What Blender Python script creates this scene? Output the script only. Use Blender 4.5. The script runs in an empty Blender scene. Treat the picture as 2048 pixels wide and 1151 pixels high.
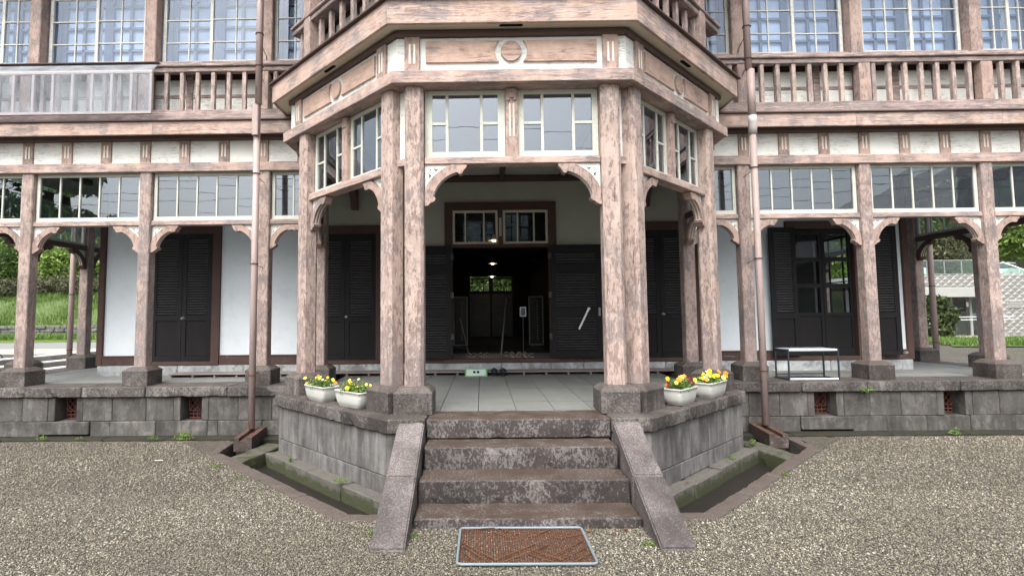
import bpy, bmesh, math, random
import numpy as np
from mathutils import Vector, Matrix, noise as mnoise
from mathutils.geometry import tessellate_polygon
random.seed(7)
RNG = np.random.default_rng(5)
SC = bpy.context.scene
COL = SC.collection
# ------------------------------------------------------------------ camera
CF, CPX, CPY = 1051.98, 952.098, 560.227
RX = Vector((0.999895, 0.01111433, -0.00929765))
UX = Vector((0.01002271, -0.06706696, 0.99769813))
DX = Vector((-0.01046518, 0.99768657, 0.06717131))
CAM = Vector((-0.32913, 0.0, 1.6))
cd = bpy.data.cameras.new('camera'); cam = bpy.data.objects.new('camera', cd); COL.objects.link(cam)
cd.sensor_width = 36; cd.lens = CF / 2048 * 36
cd.shift_x = (1024 - CPX) / 2048; cd.shift_y = (CPY - 575.5) / 2048
cd.clip_start = 0.05; cd.clip_end = 2000
cam.matrix_world = Matrix(((RX.x, UX.x, -DX.x, CAM.x), (RX.y, UX.y, -DX.y, CAM.y), (RX.z, UX.z, -DX.z, CAM.z), (0, 0, 0, 1)))
SC.camera = cam
# ------------------------------------------------------------------ light
SUN_EL, SUN_AZ = math.radians(56), math.radians(198)     # high, behind the camera, overcast
w = bpy.data.worlds.new('World'); SC.world = w; w.use_nodes = True
nt = w.node_tree; bg = nt.nodes['Background']
sky = nt.nodes.new('ShaderNodeTexSky'); sky.sky_type = 'NISHITA'; sky.sun_disc = False
sky.sun_elevation = SUN_EL; sky.sun_rotation = SUN_AZ; sky.air_density = 1.5; sky.dust_density = 6; sky.ozone_density = 1
hs = nt.nodes.new('ShaderNodeHueSaturation'); hs.inputs['Saturation'].default_value = 0.38
nt.links.new(sky.outputs[0], hs.inputs['Color']); nt.links.new(hs.outputs[0], bg.inputs['Color'])
bg.inputs['Strength'].default_value = 0.15
sd = bpy.data.lights.new('sun', 'SUN'); sd.energy = 1.15; sd.angle = math.radians(45); sd.color = (1, .97, .92)
sun = bpy.data.objects.new('sun', sd); COL.objects.link(sun)
sv = Vector((math.sin(SUN_AZ) * math.cos(SUN_EL), math.cos(SUN_AZ) * math.cos(SUN_EL), math.sin(SUN_EL)))
sun.rotation_euler = (-sv).to_track_quat('-Z', 'Y').to_euler()
SC.view_settings.view_transform = 'Standard'; SC.view_settings.look = 'None'
SC.view_settings.gamma = 1; SC.view_settings.exposure = 1.25; SC.view_settings.use_curve_mapping = False
SC.render.engine = 'CYCLES'; SC.cycles.max_bounces = 8; SC.cycles.transparent_max_bounces = 16
SC.cycles.use_denoising = True

# ------------------------------------------------------------------ materials
class NT:
    def __init__(s, name):
        s.m = bpy.data.materials.new(name); s.m.use_nodes = True; s.t = s.m.node_tree
        s.b = s.t.nodes['Principled BSDF']; s.out = s.t.nodes['Material Output']
        s.b.inputs['Roughness'].default_value = .8
        s._v = None
    def n(s, typ, **kw):
        x = s.t.nodes.new('ShaderNode' + typ)
        for k, v in kw.items(): setattr(x, k, v)
        return x
    def L(s, a, b): s.t.links.new(a, b)
    def vec(s, scale=(1, 1, 1), rnd=True):
        tc = s.n('TexCoord'); mp = s.n('Mapping'); mp.inputs['Scale'].default_value = scale
        s.L(tc.outputs['Object'], mp.inputs['Vector'])
        if not rnd: return mp.outputs[0]
        oi = s.n('ObjectInfo'); mu = s.n('Math', operation='MULTIPLY'); mu.inputs[1].default_value = 41.3
        s.L(oi.outputs['Random'], mu.inputs[0])
        ad = s.n('VectorMath', operation='ADD'); s.L(mp.outputs[0], ad.inputs[0]); s.L(mu.outputs[0], ad.inputs[1])
        return ad.outputs[0]
    def noise(s, v, scale, detail=3, rough=.55, dist=0):
        x = s.n('TexNoise'); x.inputs['Scale'].default_value = scale; x.inputs['Detail'].default_value = detail
        x.inputs['Roughness'].default_value = rough; x.inputs['Distortion'].default_value = dist
        s.L(v, x.inputs['Vector']); return x.outputs['Fac']
    def ramp(s, f, stops):
        x = s.n('ValToRGB'); e = x.color_ramp.elements
        while len(e) < len(stops): e.new(.5)
        for i, (p, c) in enumerate(stops):
            e[i].position = p; e[i].color = (c, c, c, 1) if isinstance(c, (int, float)) else (*c, 1)
        s.L(f, x.inputs[0]); return x.outputs[0]
    def mix(s, f, a, b, mode='MIX'):
        x = s.n('MixRGB', blend_type=mode)
        for i, q in ((0, f), (1, a), (2, b)):
            if isinstance(q, (int, float)): x.inputs[i].default_value = q if i == 0 else (q, q, q, 1)
            elif isinstance(q, tuple): x.inputs[i].default_value = (*q, 1)
            else: s.L(q, x.inputs[i])
        return x.outputs[0]
    def math(s, op, a, b=0.):
        x = s.n('Math', operation=op)
        for i, q in enumerate((a, b)):
            if isinstance(q, (int, float)): x.inputs[i].default_value = q
            else: s.L(q, x.inputs[i])
        return x.outputs[0]
    def rand(s): return s.n('ObjectInfo').outputs['Random']
    def normz(s):
        g = s.n('NewGeometry'); sp = s.n('SeparateXYZ'); s.L(g.outputs['Normal'], sp.inputs[0]); return sp.outputs['Z']
    def fin(s, col, bump=None, bs=.3, bd=.01, rough=None, spec=None):
        if isinstance(col, tuple): s.b.inputs['Base Color'].default_value = (*col, 1)
        else: s.L(col, s.b.inputs['Base Color'])
        if bump is not None:
            bp = s.n('Bump'); bp.inputs['Strength'].default_value = bs; bp.inputs['Distance'].default_value = bd
            s.L(bump, bp.inputs['Height']); s.L(bp.outputs[0], s.b.inputs['Normal'])
        if rough is not None:
            if isinstance(rough, (int, float)): s.b.inputs['Roughness'].default_value = rough
            else: s.L(rough, s.b.inputs['Roughness'])
        if spec is not None: s.b.inputs['Specular IOR Level'].default_value = spec
        return s.m

def paint(name, pale, warm, under, st, peel=.5, scale=24, flakes=.0, crack=.5):
    """old oil paint, flaked off in patches down to a brown undercoat and grey wood; st = stretch per axis"""
    t = NT(name); v = t.vec(st); v1 = t.vec((1, 1, 1))
    big = t.noise(v1, 1.9, 4, .65); p = t.noise(v, scale, 4, .68, .35); fine = t.noise(v, scale * 3.2, 4, .75, .3)
    amt = t.math('MULTIPLY', t.math('SUBTRACT', big, .5), .5)
    f = t.math('ADD', p, amt)
    if st[2] < 1:   # the foot of a post has lost more of its paint
        tc_ = t.n('TexCoord'); sp0 = t.n('SeparateXYZ'); t.L(tc_.outputs['Object'], sp0.inputs[0])
        ft = t.math('MULTIPLY', t.math('MAXIMUM', t.math('SUBTRACT', t.math('MULTIPLY', sp0.outputs['Z'], -1), .3), 0), .055)
        amt = t.math('ADD', amt, ft); f = t.math('ADD', f, ft)
    mask = t.ramp(f, [(peel, 0), (peel + .03, 1)])
    f2 = t.math('ADD', fine, t.math('MULTIPLY', amt, .9))
    small = t.ramp(f2, [(peel + .035, 0), (peel + .06, 1)])
    base = t.mix(t.noise(v1, 3, 4, .65), pale, warm)
    base = t.mix(t.math('MULTIPLY', t.noise(v, 70, 3, .75), .30), base, tuple(c * .66 for c in warm))
    und = t.mix(t.noise(v, 50, 4, .75), under, tuple(min(1, c * 1.9) for c in under))
    grey = t.mix(t.noise(v, 60, 3, .7), tuple(c * .8 for c in under), (.40, .345, .335))
    und = t.mix(t.ramp(big, [(.48, 0), (.60, 1)]), und, grey)
    col = t.mix(mask, base, und)
    col = t.mix(t.math('MULTIPLY', small, .7), col, und)
    cr = t.noise(v, scale * 1.7, 5, .75, .7)
    crm = t.ramp(cr, [(.478, 0), (.5, 1), (.522, 0)])
    crm = t.math('MULTIPLY', crm, t.ramp(t.noise(v1, 3.1, 3, .6), [(.47, 0), (.58, 1)]))
    col = t.mix(t.math('MULTIPLY', crm, crack * .8), col, tuple(c * .3 for c in under))
    if flakes:
        fl = t.ramp(t.noise(v, scale * 1.9, 4, .8), [(.66 - flakes, 0), (.69 - flakes, 1)])
        fl = t.math('MULTIPLY', fl, t.ramp(t.noise(v1, 2.3, 3, .6), [(.45, 0), (.55, 1)]))
        col = t.mix(fl, col, (.62, .58, .54))
    gv = (1, 1, .05) if st[2] < 1 else (.04, 1, 1)
    gr = t.noise(t.vec(gv), 75, 3, .7); grr = t.ramp(gr, [(.32, .70), (.5, 1.0), (.75, 1.06)])
    col = t.mix(t.mix(mask, .35, .9), col, t.mix(1.0, col, grr, 'MULTIPLY'))
    sp_ = t.ramp(t.noise(t.vec(gv), 40, 4, .75), [(.335, 1), (.36, 0)])
    col = t.mix(t.math('MULTIPLY', sp_, .75), col, tuple(c * .25 for c in under))
    ov = t.ramp(t.noise(v1, 7, 5, .7), [(.3, .74), (.68, 1.03)])
    col = t.mix(1.0, col, ov, 'MULTIPLY')
    h = t.math('SUBTRACT', t.math('ADD', t.math('MULTIPLY', fine, .6), t.math('MULTIPLY', gr, .8)), t.math('ADD', mask, t.math('MULTIPLY', crm, 1.3)))
    return t.fin(col, h, .6, .005, .78, .3)

def whitepaint(name, c, st, crack=.6, scale=22):
    t = NT(name); v = t.vec(st); v1 = t.vec()
    cr = t.noise(v, scale, 5, .75, .5)
    crm = t.ramp(cr, [(.478, 0), (.5, 1), (.522, 0)])
    reg = t.ramp(t.noise(v1, 3.5, 3, .6), [(.44, 0), (.56, 1)])
    m = t.math('MULTIPLY', crm, reg)
    peel = t.math('MULTIPLY', t.ramp(t.noise(v, scale * 1.3, 4, .7), [(.60, 0), (.63, 1)]), reg)
    col = t.mix(t.noise(v1, 6, 3, .6), c, tuple(x * .86 for x in c))
    col = t.mix(t.math('MULTIPLY', peel, .55), col, (.33, .29, .26))
    col = t.mix(t.math('MULTIPLY', m, crack), col, (.10, .09, .085))
    return t.fin(col, t.math('SUBTRACT', t.noise(v, 70, 2, .6), t.math('ADD', m, peel)), .35, .003, .7, .3)

def plainpaint(name, c, var=.25, rough=.7, bscale=30, bs=.15, spec=.3, st=(1, 1, 1)):
    t = NT(name); v = t.vec(st)
    f = t.noise(v, 5, 4, .6)
    col = t.mix(f, tuple(x * (1 - var) for x in c), tuple(x * (1 + var) for x in c))
    return t.fin(col, t.noise(v, bscale, 3, .6), bs, .004, rough, spec)

V, H = (1, 1, .33), (.28, 1, 1.5)
MT = {}
V, H = (1, 1, .36), (.16, 1, 1.7)
MT['postbay'] = paint('peeling_paint_porch_post', (.54, .435, .39), (.50, .385, .335), (.215, .155, .142), V, .53, 30, .02, .35)
MT['post'] = paint('peeling_paint_post', (.51, .41, .37), (.46, .35, .31), (.21, .16, .15), V, .50, 30, .05, .5)
MT['postup'] = paint('faded_paint_post', (.50, .385, .345), (.46, .335, .295), (.23, .175, .16), V, .53, 34, .03, .6)
MT['beam'] = paint('peeling_paint_beam', (.56, .43, .375), (.55, .395, .335), (.29, .23, .22), H, .51, 17, .04, 1.0)
MT['fascia'] = paint('peeling_paint_fascia', (.58, .44, .375), (.575, .405, .335), (.33, .265, .25), H, .52, 13, .03, 1.0)
MT['trim'] = paint('peeling_paint_trim', (.50, .375, .32), (.46, .33, .28), (.22, .165, .155), V, .54, 28, .0, .6)
MT['baluster'] = paint('weathered_baluster_wood', (.55, .445, .405), (.50, .39, .35), (.26, .20, .19), V, .50, 24, .02, .9)
MT['rail'] = paint('weathered_rail_wood', (.50, .395, .365), (.46, .35, .32), (.21, .165, .16), H, .47, 17, .06, 1.0)
MT['panelpink'] = paint('cracked_pink_panel', (.56, .41, .345), (.55, .39, .32), (.33, .25, .235), H, .62, 9, .0, .8)
MT['mould'] = plainpaint('brown_moulding_paint', (.105, .070, .065), .2)
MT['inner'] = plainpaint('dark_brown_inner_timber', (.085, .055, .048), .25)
MT['frame_brown'] = plainpaint('brown_door_frame', (.070, .040, .035), .3)
MT['sillb'] = paint('brown_base_board', (.085, .052, .046), (.075, .045, .04), (.5, .42, .38), H, .66, 14, .0, .8)
MT['white'] = whitepaint('cracked_white_boards', (.75, .765, .73), H, .75, 15)
MT['whitev'] = whitepaint('cracked_white_boards_upright', (.78, .80, .76), V, .5)
MT['wframe'] = whitepaint('white_sash_paint', (.60, .615, .555), (1, 1, 1), .5, 30)
MT['wframe2'] = whitepaint('old_white_sash_paint', (.62, .62, .58), (1, 1, .5), .8, 34)
MT['soffit'] = plainpaint('cream_soffit_boards', (.55, .52, .42), .1)
MT['flute'] = plainpaint('cream_flute_paint', (.66, .62, .55), .1)
MT['innerw'] = plainpaint('grey_blue_reflected_bars', (.19, .22, .27), .3)
def m_painted_sky():
    t = NT('pale_blue_painted_sky'); v = t.vec(); r = t.rand()
    col = t.mix(t.noise(t.vec((1, 1, .15)), 6, 4, .6), (.52, .62, .74), (.74, .82, .90)); tint = t.ramp(r, [(0, .68), (1, 1.05)])
    col = t.mix(t.ramp(t.noise(v, 1.3, 3, .6), [(.45, 0), (.62, .5)]), col, (.36, .42, .50))
    return t.fin(t.mix(1.0, col, tint, 'MULTIPLY'), None, rough=.6)
MT['painted_sky'] = m_painted_sky()  # sky reflected in the upper panes, painted as a pale blue colour
MT['revealb'] = plainpaint('blue_grey_reveal', (.30, .36, .45), .1)
MT['ceil'] = plainpaint('white_ceiling_boards', (.42, .41, .37), .1)
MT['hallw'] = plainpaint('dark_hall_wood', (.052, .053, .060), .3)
MT['polem'] = plainpaint('dull_grey_pole', (.10, .10, .095), .2)
MT['beige'] = plainpaint('beige_room_wall', (.42, .40, .32), .08)
MT['door'] = plainpaint('black_door_paint', (.0105, .0098, .0112), .45, .6, 60, .25, .22, V)
MT['slat'] = plainpaint('black_slat_paint', (.080, .079, .086), .2, .4, 60, .2, .4)
MT['steel'] = plainpaint('grey_steel', (.25, .26, .27), .1, .35, 40, .05, .5)
MT['whitemetal'] = plainpaint('white_enamel', (.75, .77, .78), .04, .3, 10, .02, .5)
MT['whitetop'] = plainpaint('white_glass_top', (.72, .80, .88), .02, .12, 4, .01, .6)
MT['darkmetal'] = plainpaint('dark_steel_frame', (.025, .030, .042), .2, .4, 40, .05, .5)
MT['rust'] = plainpaint('rusty_iron', (.095, .040, .024), .45, .85, 60, .5, .2)
MT['redgrille'] = plainpaint('red_oxide_grille', (.17, .055, .04), .3, .7, 40, .2)
MT['black'] = plainpaint('dark_void', (.004, .004, .004), .1, 1)
MT['soil'] = plainpaint('wet_mud', (.015, .013, .011), .4, .45, 25, .6, .5)
MT['plastic'] = plainpaint('white_planter_plastic', (.52, .53, .50), .10, .4, 6, .02, .4)
MT['galv'] = plainpaint('galvanised_tube', (.16, .20, .225), .12, .45, 40, .08, .5)
MT['asphalt'] = plainpaint('asphalt', (.20, .205, .21), .08, .9, 90, .1)
MT['pave'] = plainpaint('pink_pavement', (.40, .33, .28), .08, .9, 60, .1)
MT['green'] = plainpaint('green_plastic', (.16, .40, .14), .05, .5)
MT['rubber'] = plainpaint('black_rubber', (.012, .014, .016), .2, .6, 40, .1)
MT['slip'] = plainpaint('brown_slipper_vinyl', (.10, .055, .045), .2, .4)
MT['sliprim'] = plainpaint('pale_slipper_lining', (.42, .36, .30), .1, .6)
MT['hallfloor'] = plainpaint('grey_entry_floor', (.24, .25, .27), .12, .45, 12, .05, .4)
MT['carwhite'] = plainpaint('white_car_paint', (.72, .74, .76), .02, .2, 4, .0, .6)
MT['carglass'] = plainpaint('dark_car_glass', (.05, .07, .08), .1, .08, 4, .0, .8)
MT['brick'] = plainpaint('red_brown_interior', (.22, .085, .055), .15)
MT['bark'] = plainpaint('bark', (.06, .05, .04), .4, .95, 15, .8)
MT['tape'] = plainpaint('pale_wrapping_tape', (.55, .52, .52), .1, .5, 20, .3)
MT['paper'] = plainpaint('white_paper', (.8, .82, .85), .02)
MT['duck'] = plainpaint('mauve_brown_duckboard', (.22, .18, .175), .2, .7, 20, .2, .3, (.3, 1, 1))
MT['linerail'] = plainpaint('pale_pink_batten', (.56, .46, .43), .15, .6, 20, .1)

def m_plaster():
    t = NT('white_plaster'); v = t.vec()
    col = t.mix(t.noise(v, 2.2, 5, .6), (.59, .645, .70), (.67, .715, .76))
    col = t.mix(t.math('MULTIPLY', t.ramp(t.noise(v, 4, 6, .7), [(.52, 0), (.7, 1)]), .28), col, (.45, .46, .45))
    stn = t.noise(t.vec((1, 1, .12)), 7, 4, .6); col = t.mix(t.math('MULTIPLY', t.ramp(stn, [(.55, 0), (.7, 1)]), .14), col, (.42, .42, .40))
    crk = t.ramp(t.noise(v, 3.3, 5, .7, 1.2), [(.494, 0), (.5, 1), (.506, 0)]); col = t.mix(t.math('MULTIPLY', crk, .22), col, (.3, .3, .3))
    return t.fin(col, t.noise(v, 40, 3, .6), .12, .004, .85)
MT['plaster'] = m_plaster()
MT['shadeplaster'] = plainpaint('olive_grey_shade_plaster', (.36, .37, .32), .12, .9, 30, .15)  # shade of the deep porch put into the plaster colour

def m_pipe():
    t = NT('mauve_downpipe_paint'); v = t.vec((1, 1, .2))
    col = t.mix(t.noise(v, 8, 4, .65), (.31, .235, .222), (.42, .335, .318))
    col = t.mix(t.ramp(t.noise(v, 30, 4, .7), [(.6, 0), (.66, 1)]), col, (.22, .14, .12))
    return t.fin(col, t.noise(v, 40, 3, .6), .2, .003, .5)
MT['pipe'] = m_pipe()

def m_stone(name, dark, pale, amt, top=None, scale=26, stain=0, st=(1, 1, 1), topf=.85, bigk=.6):
    t = NT(name); v = t.vec(st); v1 = t.vec()
    r = t.rand()
    big = t.noise(v1, 3.2, 3, .6); p = t.noise(v, scale, 3, .6, .8)
    f = t.math('ADD', p, t.math('MULTIPLY', t.math('SUBTRACT', big, .5), bigk))
    f = t.math('ADD', f, t.math('MULTIPLY', t.math('SUBTRACT', r, .5), .05))
    mask = t.ramp(f, [(amt, 0), (amt + .05, 1)])
    base = t.mix(t.noise(v1, 12, 5, .7), dark, tuple(min(1, c * 1.45) for c in dark))
    pl = t.mix(t.noise(v1, 60, 3, .7), pale, tuple(c * .72 for c in pale))
    col = t.mix(t.math('MULTIPLY', mask, .85), base, pl)
    if stain:
        s_ = t.noise(t.vec((1, 1, .13)), 9, 6, .7)
        col = t.mix(t.math('MULTIPLY', t.ramp(s_, [(.40, 1), (.62, 0)]), stain), col, (.045, .042, .04))
        s2 = t.noise(t.vec((1, 1, .15)), 5, 4, .6)
        col = t.mix(t.math('MULTIPLY', t.ramp(s2, [(.6, 0), (.75, 1)]), .35), col, (.36, .34, .32))
    tint = t.ramp(r, [(0, .82), (1, 1.12)]); dm = t.ramp(t.noise(v1, 2.6, 6, .7), [(.36, .55), (.60, 1.08)]); col = t.mix(1.0, col, dm, 'MULTIPLY')
    col = t.mix(1.0, col, tint, 'MULTIPLY')
    if top is not None:
        nz = t.ramp(t.normz(), [(.55, 0), (.9, 1)])
        tn = t.mix(t.noise(v1, 14, 4, .65), top, tuple(c * 1.5 for c in top))
        tp = t.math('MULTIPLY', t.ramp(t.noise(v, scale * 1.5, 3, .7), [(.52, 0), (.60, 1)]), t.ramp(t.noise(v1, 5, 2, .5), [(.4, 0), (.6, 1)]))
        tn = t.mix(t.math('MULTIPLY', tp, .7), tn, pale)
        col = t.mix(t.math('MULTIPLY', nz, topf), col, tn)
    h = t.math('ADD', t.math('MULTIPLY', t.noise(v1, 45, 5, .75), 1.0), t.math('MULTIPLY', p, .4))
    return t.fin(col, h, .45, .012, .72, .35)
MT['step'] = m_stone('blotched_step_stone', (.046, .037, .036), (.215, .20, .196), .51, (.040, .026, .018), 46, .25, (1, 1, .7))
MT['cheek'] = m_stone('pitted_cheek_stone', (.088, .074, .073), (.245, .225, .22), .50, None, 85, bigk=.25)
MT['cap'] = m_stone('lichened_cap_stone', (.056, .049, .046), (.215, .20, .185), .51, (.040, .032, .027), 42, .45, (1, 1, .8), .6)
MT['ped'] = m_stone('pedestal_stone', (.060, .051, .048), (.19, .172, .16), .52, (.060, .048, .042), 50, .25)
MT['wallst'] = m_stone('stained_wall_stone', (.088, .083, .078), (.185, .176, .165), .55, None, 10, .55, (1, 1, .8))
MT['wallbay'] = m_stone('grey_retaining_stone', (.165, .16, .157), (.25, .243, .232), .57, None, 12, .62, (1, 1, .6))
MT['curb'] = m_stone('brown_kerb_stone', (.062, .051, .046), (.14, .125, .115), .58, (.068, .054, .047), 40)
MT['plinthc'] = m_stone('pale_plinth_cement', (.36, .385, .395), (.29, .31, .31), .55, None, 6, .2)
MT['floor'] = m_stone('wet_paving', (.105, .11, .107), (.17, .175, .167), .54, (.15, .155, .15), 9, .2, topf=.7)
MT['treadst'] = m_stone('pale_tread_stone', (.20, .20, .19), (.30, .29, .28), .55, (.48, .47, .46), 20, .2)
MT['rustst'] = m_stone('rusty_trough_stone', (.055, .042, .038), (.20, .175, .16), .6, (.07, .032, .022), 30)
def m_moss():
    t = NT('mossy_stone'); v = t.vec(); 
    col = t.mix(t.noise(v, 12, 5, .7), (.05, .046, .041), (.15, .14, .125))
    tc = t.n('TexCoord'); sp = t.n('SeparateXYZ'); t.L(tc.outputs['Object'], sp.inputs[0])
    low = t.math('ADD', t.math('MULTIPLY', sp.outputs['Z'], -4.0), t.math('MULTIPLY', t.noise(v, 6, 5, .75), 1.5))
    m = t.ramp(low, [(.30, 0), (.50, 1)])
    gr = t.mix(t.noise(v, 40, 3, .7), (.020, .025, .009), (.048, .060, .016))
    return t.fin(t.mix(t.math('MULTIPLY', m, .9), col, gr), t.noise(v, 30, 5, .75), .8, .02, .85)
MT['moss'] = m_moss()
MT['ledge'] = plainpaint('dark_mossy_ledge', (.024, .024, .016), .55, .85, 20, .8)

def m_gravel():
    t = NT('gravel_bed'); tc = t.n('TexCoord'); v = tc.outputs['Object']
    def vor(sc):
        x = t.n('TexVoronoi'); x.inputs['Scale'].default_value = sc; t.L(v, x.inputs['Vector']); return x
    a = vor(105)
    sp = t.n('SeparateColor'); t.L(a.outputs['Color'], sp.inputs[0])
    col = t.ramp(sp.outputs[0], [(0, (.060, .054, .044)), (.3, (.11, .098, .075)), (.6, (.165, .147, .112)), (.85, (.225, .20, .154)), (1, (.34, .32, .265))])
    dk = t.ramp(a.outputs['Distance'], [(0.25, 1), (.75, .18)])
    col = t.mix(1, col, dk, 'MULTIPLY')
    big = t.ramp(t.noise(v, .9, 4, .6), [(.3, .82), (.7, 1.1)])
    col = t.mix(1, col, big, 'MULTIPLY')
    h = t.math('SUBTRACT', 1, a.outputs['Distance'])
    return t.fin(col, h, 1.0, .012, .8)
MT['gravel'] = m_gravel()
def m_pebble():
    t = NT('pebbles'); a = t.n('Attribute'); a.attribute_name = 'tone'
    col = t.ramp(a.outputs['Fac'], [(0, (.052, .048, .041)), (.25, (.108, .097, .076)), (.5, (.162, .143, .108)), (.75, (.215, .191, .146)), (.92, (.272, .247, .195)), (1, (.39, .365, .31))])
    return t.fin(col, None, rough=.7)
MT['pebble'] = m_pebble()

def m_grass(name, a, b, sc=3):
    t = NT(name); v = t.vec(rnd=False)
    col = t.mix(t.noise(v, sc, 5, .7), a, b)
    col = t.mix(t.math('MULTIPLY', t.noise(v, sc * 14, 3, .7), .6), col, tuple(c * .45 for c in a))
    return t.fin(col, t.noise(v, sc * 8, 4, .7), 1, .15, .9)
MT['grass'] = m_grass('grass', (.10, .19, .022), (.20, .29, .04))
MT['slope'] = m_grass('weedy_slope', (.075, .13, .035), (.17, .24, .07), 1.2)
MT['hill'] = m_grass('hill_ground', (.035, .052, .022), (.10, .13, .05), 1.4)

def m_leaf(name, a, b, tr=.25):
    t = NT(name); 
    at = t.n('Attribute'); at.attribute_name = 'tone'
    col = t.mix(at.outputs['Fac'], a, b)
    t.fin(col, None, rough=.6)
    tl = t.n('BsdfTranslucent'); t.L(col, tl.inputs[0]); ms = t.n('MixShader'); ms.inputs[0].default_value = tr
    t.L(t.b.outputs[0], ms.inputs[1]); t.L(tl.outputs[0], ms.inputs[2]); t.L(ms.outputs[0], t.out.inputs[0])
    return t.m
MT['leaf'] = m_leaf('leaves_mid', (.025, .055, .012), (.125, .21, .042))
MT['leafb'] = m_leaf('leaves_bright', (.055, .11, .018), (.22, .32, .06))
MT['leafo'] = m_leaf('leaves_olive', (.030, .036, .018), (.115, .12, .055))
MT['leafd'] = m_leaf('leaves_dark', (.018, .032, .012), (.075, .11, .03))
MT['weed'] = m_leaf('weed_leaves', (.06, .12, .022), (.19, .30, .065))

def m_glass(name, refl, tint=(.93, .96, .97), rough=.0, wav=.02, gcol=(.86, .92, 1.0)):
    t = NT(name); t.t.nodes.remove(t.b)
    tr = t.n('BsdfTransparent'); tr.inputs[0].default_value = (*tint, 1)
    gl = t.n('BsdfGlossy'); gl.inputs['Roughness'].default_value = rough; gl.inputs[0].default_value = (*gcol, 1)
    bp = t.n('Bump'); bp.inputs['Strength'].default_value = .25; bp.inputs['Distance'].default_value = wav
    t.L(t.noise(t.vec(), 3.0, 2, .5), bp.inputs['Height']); t.L(bp.outputs[0], gl.inputs['Normal'])
    g = t.n('NewGeometry'); dt = t.n('VectorMath', operation='DOT_PRODUCT'); t.L(g.outputs['Normal'], dt.inputs[0]); t.L(g.outputs['Incoming'], dt.inputs[1])
    c = t.math('SUBTRACT', 1, t.math('ABSOLUTE', dt.outputs['Value']))
    f = t.math('MINIMUM', t.math('ADD', t.math('MULTIPLY', t.math('POWER', c, 5), .9), refl + .04), .9)
    ms = t.n('MixShader'); t.L(f, ms.inputs[0]); t.L(tr.outputs[0], ms.inputs[1]); t.L(gl.outputs[0], ms.inputs[2])
    t.L(ms.outputs[0], t.out.inputs[0]); return t.m
MT['glass'] = m_glass('old_window_glass', .13, (.62, .66, .68), wav=.0018, gcol=(.80, .85, .93))
MT['glassup'] = m_glass('upper_window_glass', .02, (.90, .94, 1), wav=.003, gcol=(.85, .92, 1))
MT['glassdk'] = m_glass('door_glass', -.02, wav=.002)
MT['glassgr'] = m_glass('green_tinted_glass', .12, (.72, .88, .82))
def m_film():
    t = NT('clear_plastic_sheet'); t.t.nodes.remove(t.b)
    tr = t.n('BsdfTransparent'); tr.inputs[0].default_value = (.90, .92, .95, 1); df = t.n('BsdfDiffuse'); df.inputs[0].default_value = (.55, .59, .63, 1)
    f = t.ramp(t.noise(t.vec((1, 1, .4)), 4, 4, .6), [(.35, .10), (.7, .30)])
    ms = t.n('MixShader'); t.L(f, ms.inputs[0]); t.L(tr.outputs[0], ms.inputs[1]); t.L(df.outputs[0], ms.inputs[2]); t.L(ms.outputs[0], t.out.inputs[0]); return t.m
MT['film'] = m_film()
MT['glassrear'] = m_glass('dimming_rear_glass', .0, (.62, .64, .58), wav=.001)  # tint put in to dim the bright view through the rear fanlight
def m_emit(name, c, s):
    t = NT(name); t.b.inputs['Emission Color'].default_value = (*c, 1); t.b.inputs['Emission Strength'].default_value = s
    return t.m
MT['bulb'] = m_emit('warm_bulb', (1, .66, .36), 10)
MT['shade'] = plainpaint('white_lamp_shade', (.6, .55, .45), .05, .4)
def m_block():
    t = NT('textured_concrete_block'); v = t.vec()
    col = t.mix(t.noise(v, 1.4, 6, .75), (.24, .24, .225), (.40, .40, .385))
    return t.fin(col, t.noise(v, 12, 5, .75), .8, .06, .9)
MT['block'] = m_block()
MT['concrete'] = plainpaint('smooth_concrete', (.34, .345, .33), .08, .85, 20, .1)
def m_tile():
    t = NT('grey_roof_tiles'); tc = t.n('TexCoord'); wv = t.n('TexWave'); wv.inputs['Scale'].default_value = 1.6
    t.L(tc.outputs['Object'], wv.inputs['Vector'])
    return t.fin(t.mix(wv.outputs['Fac'], (.05, .052, .055), (.15, .155, .16)), wv.outputs['Fac'], .8, .05, .6)
MT['tile'] = m_tile()
for nm, c in (('fl_yellow', (.80, .56, .02)), ('fl_orange', (.70, .26, .03)), ('fl_dark', (.14, .01, .02)), ('fl_white', (.75, .72, .85)), ('fl_pale', (.78, .68, .15))):
    MT[nm] = plainpaint(nm.replace('fl_', 'petal_'), c, .12, .6)

# ------------------------------------------------------------------ geometry helpers
WM = {}
def link(name, me, M=None, parent=None):
    o = bpy.data.objects.new(name, me); COL.objects.link(o)
    M = M if M is not None else Matrix.Identity(4)
    WM[o] = M.copy()
    if parent is not None:
        o.parent = parent; o.matrix_basis = WM[parent].inverted() @ M
    else: o.matrix_world = M
    return o
def tag(o, label=None, cat=None, group=None, kind=None):
    if label: o['label'] = label
    if cat: o['category'] = cat
    if group: o['group'] = group
    if kind: o['kind'] = kind
    return o
def thing(name, label, cat, loc=(0, 0, 0), rz=0, group=None):
    o = link(name, None, Matrix.Translation(loc) @ Matrix.Rotation(rz, 4, 'Z'))
    return tag(o, label, cat, group)
def mesh(name, vs, fs, mat, smooth=False):
    me = bpy.data.meshes.new(name); me.from_pydata([tuple(v) for v in vs], [], fs); me.update()
    if mat: me.materials.append(MT[mat])
    if smooth:
        for p in me.polygons: p.use_smooth = True
    return me
_bc = {}
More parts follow.
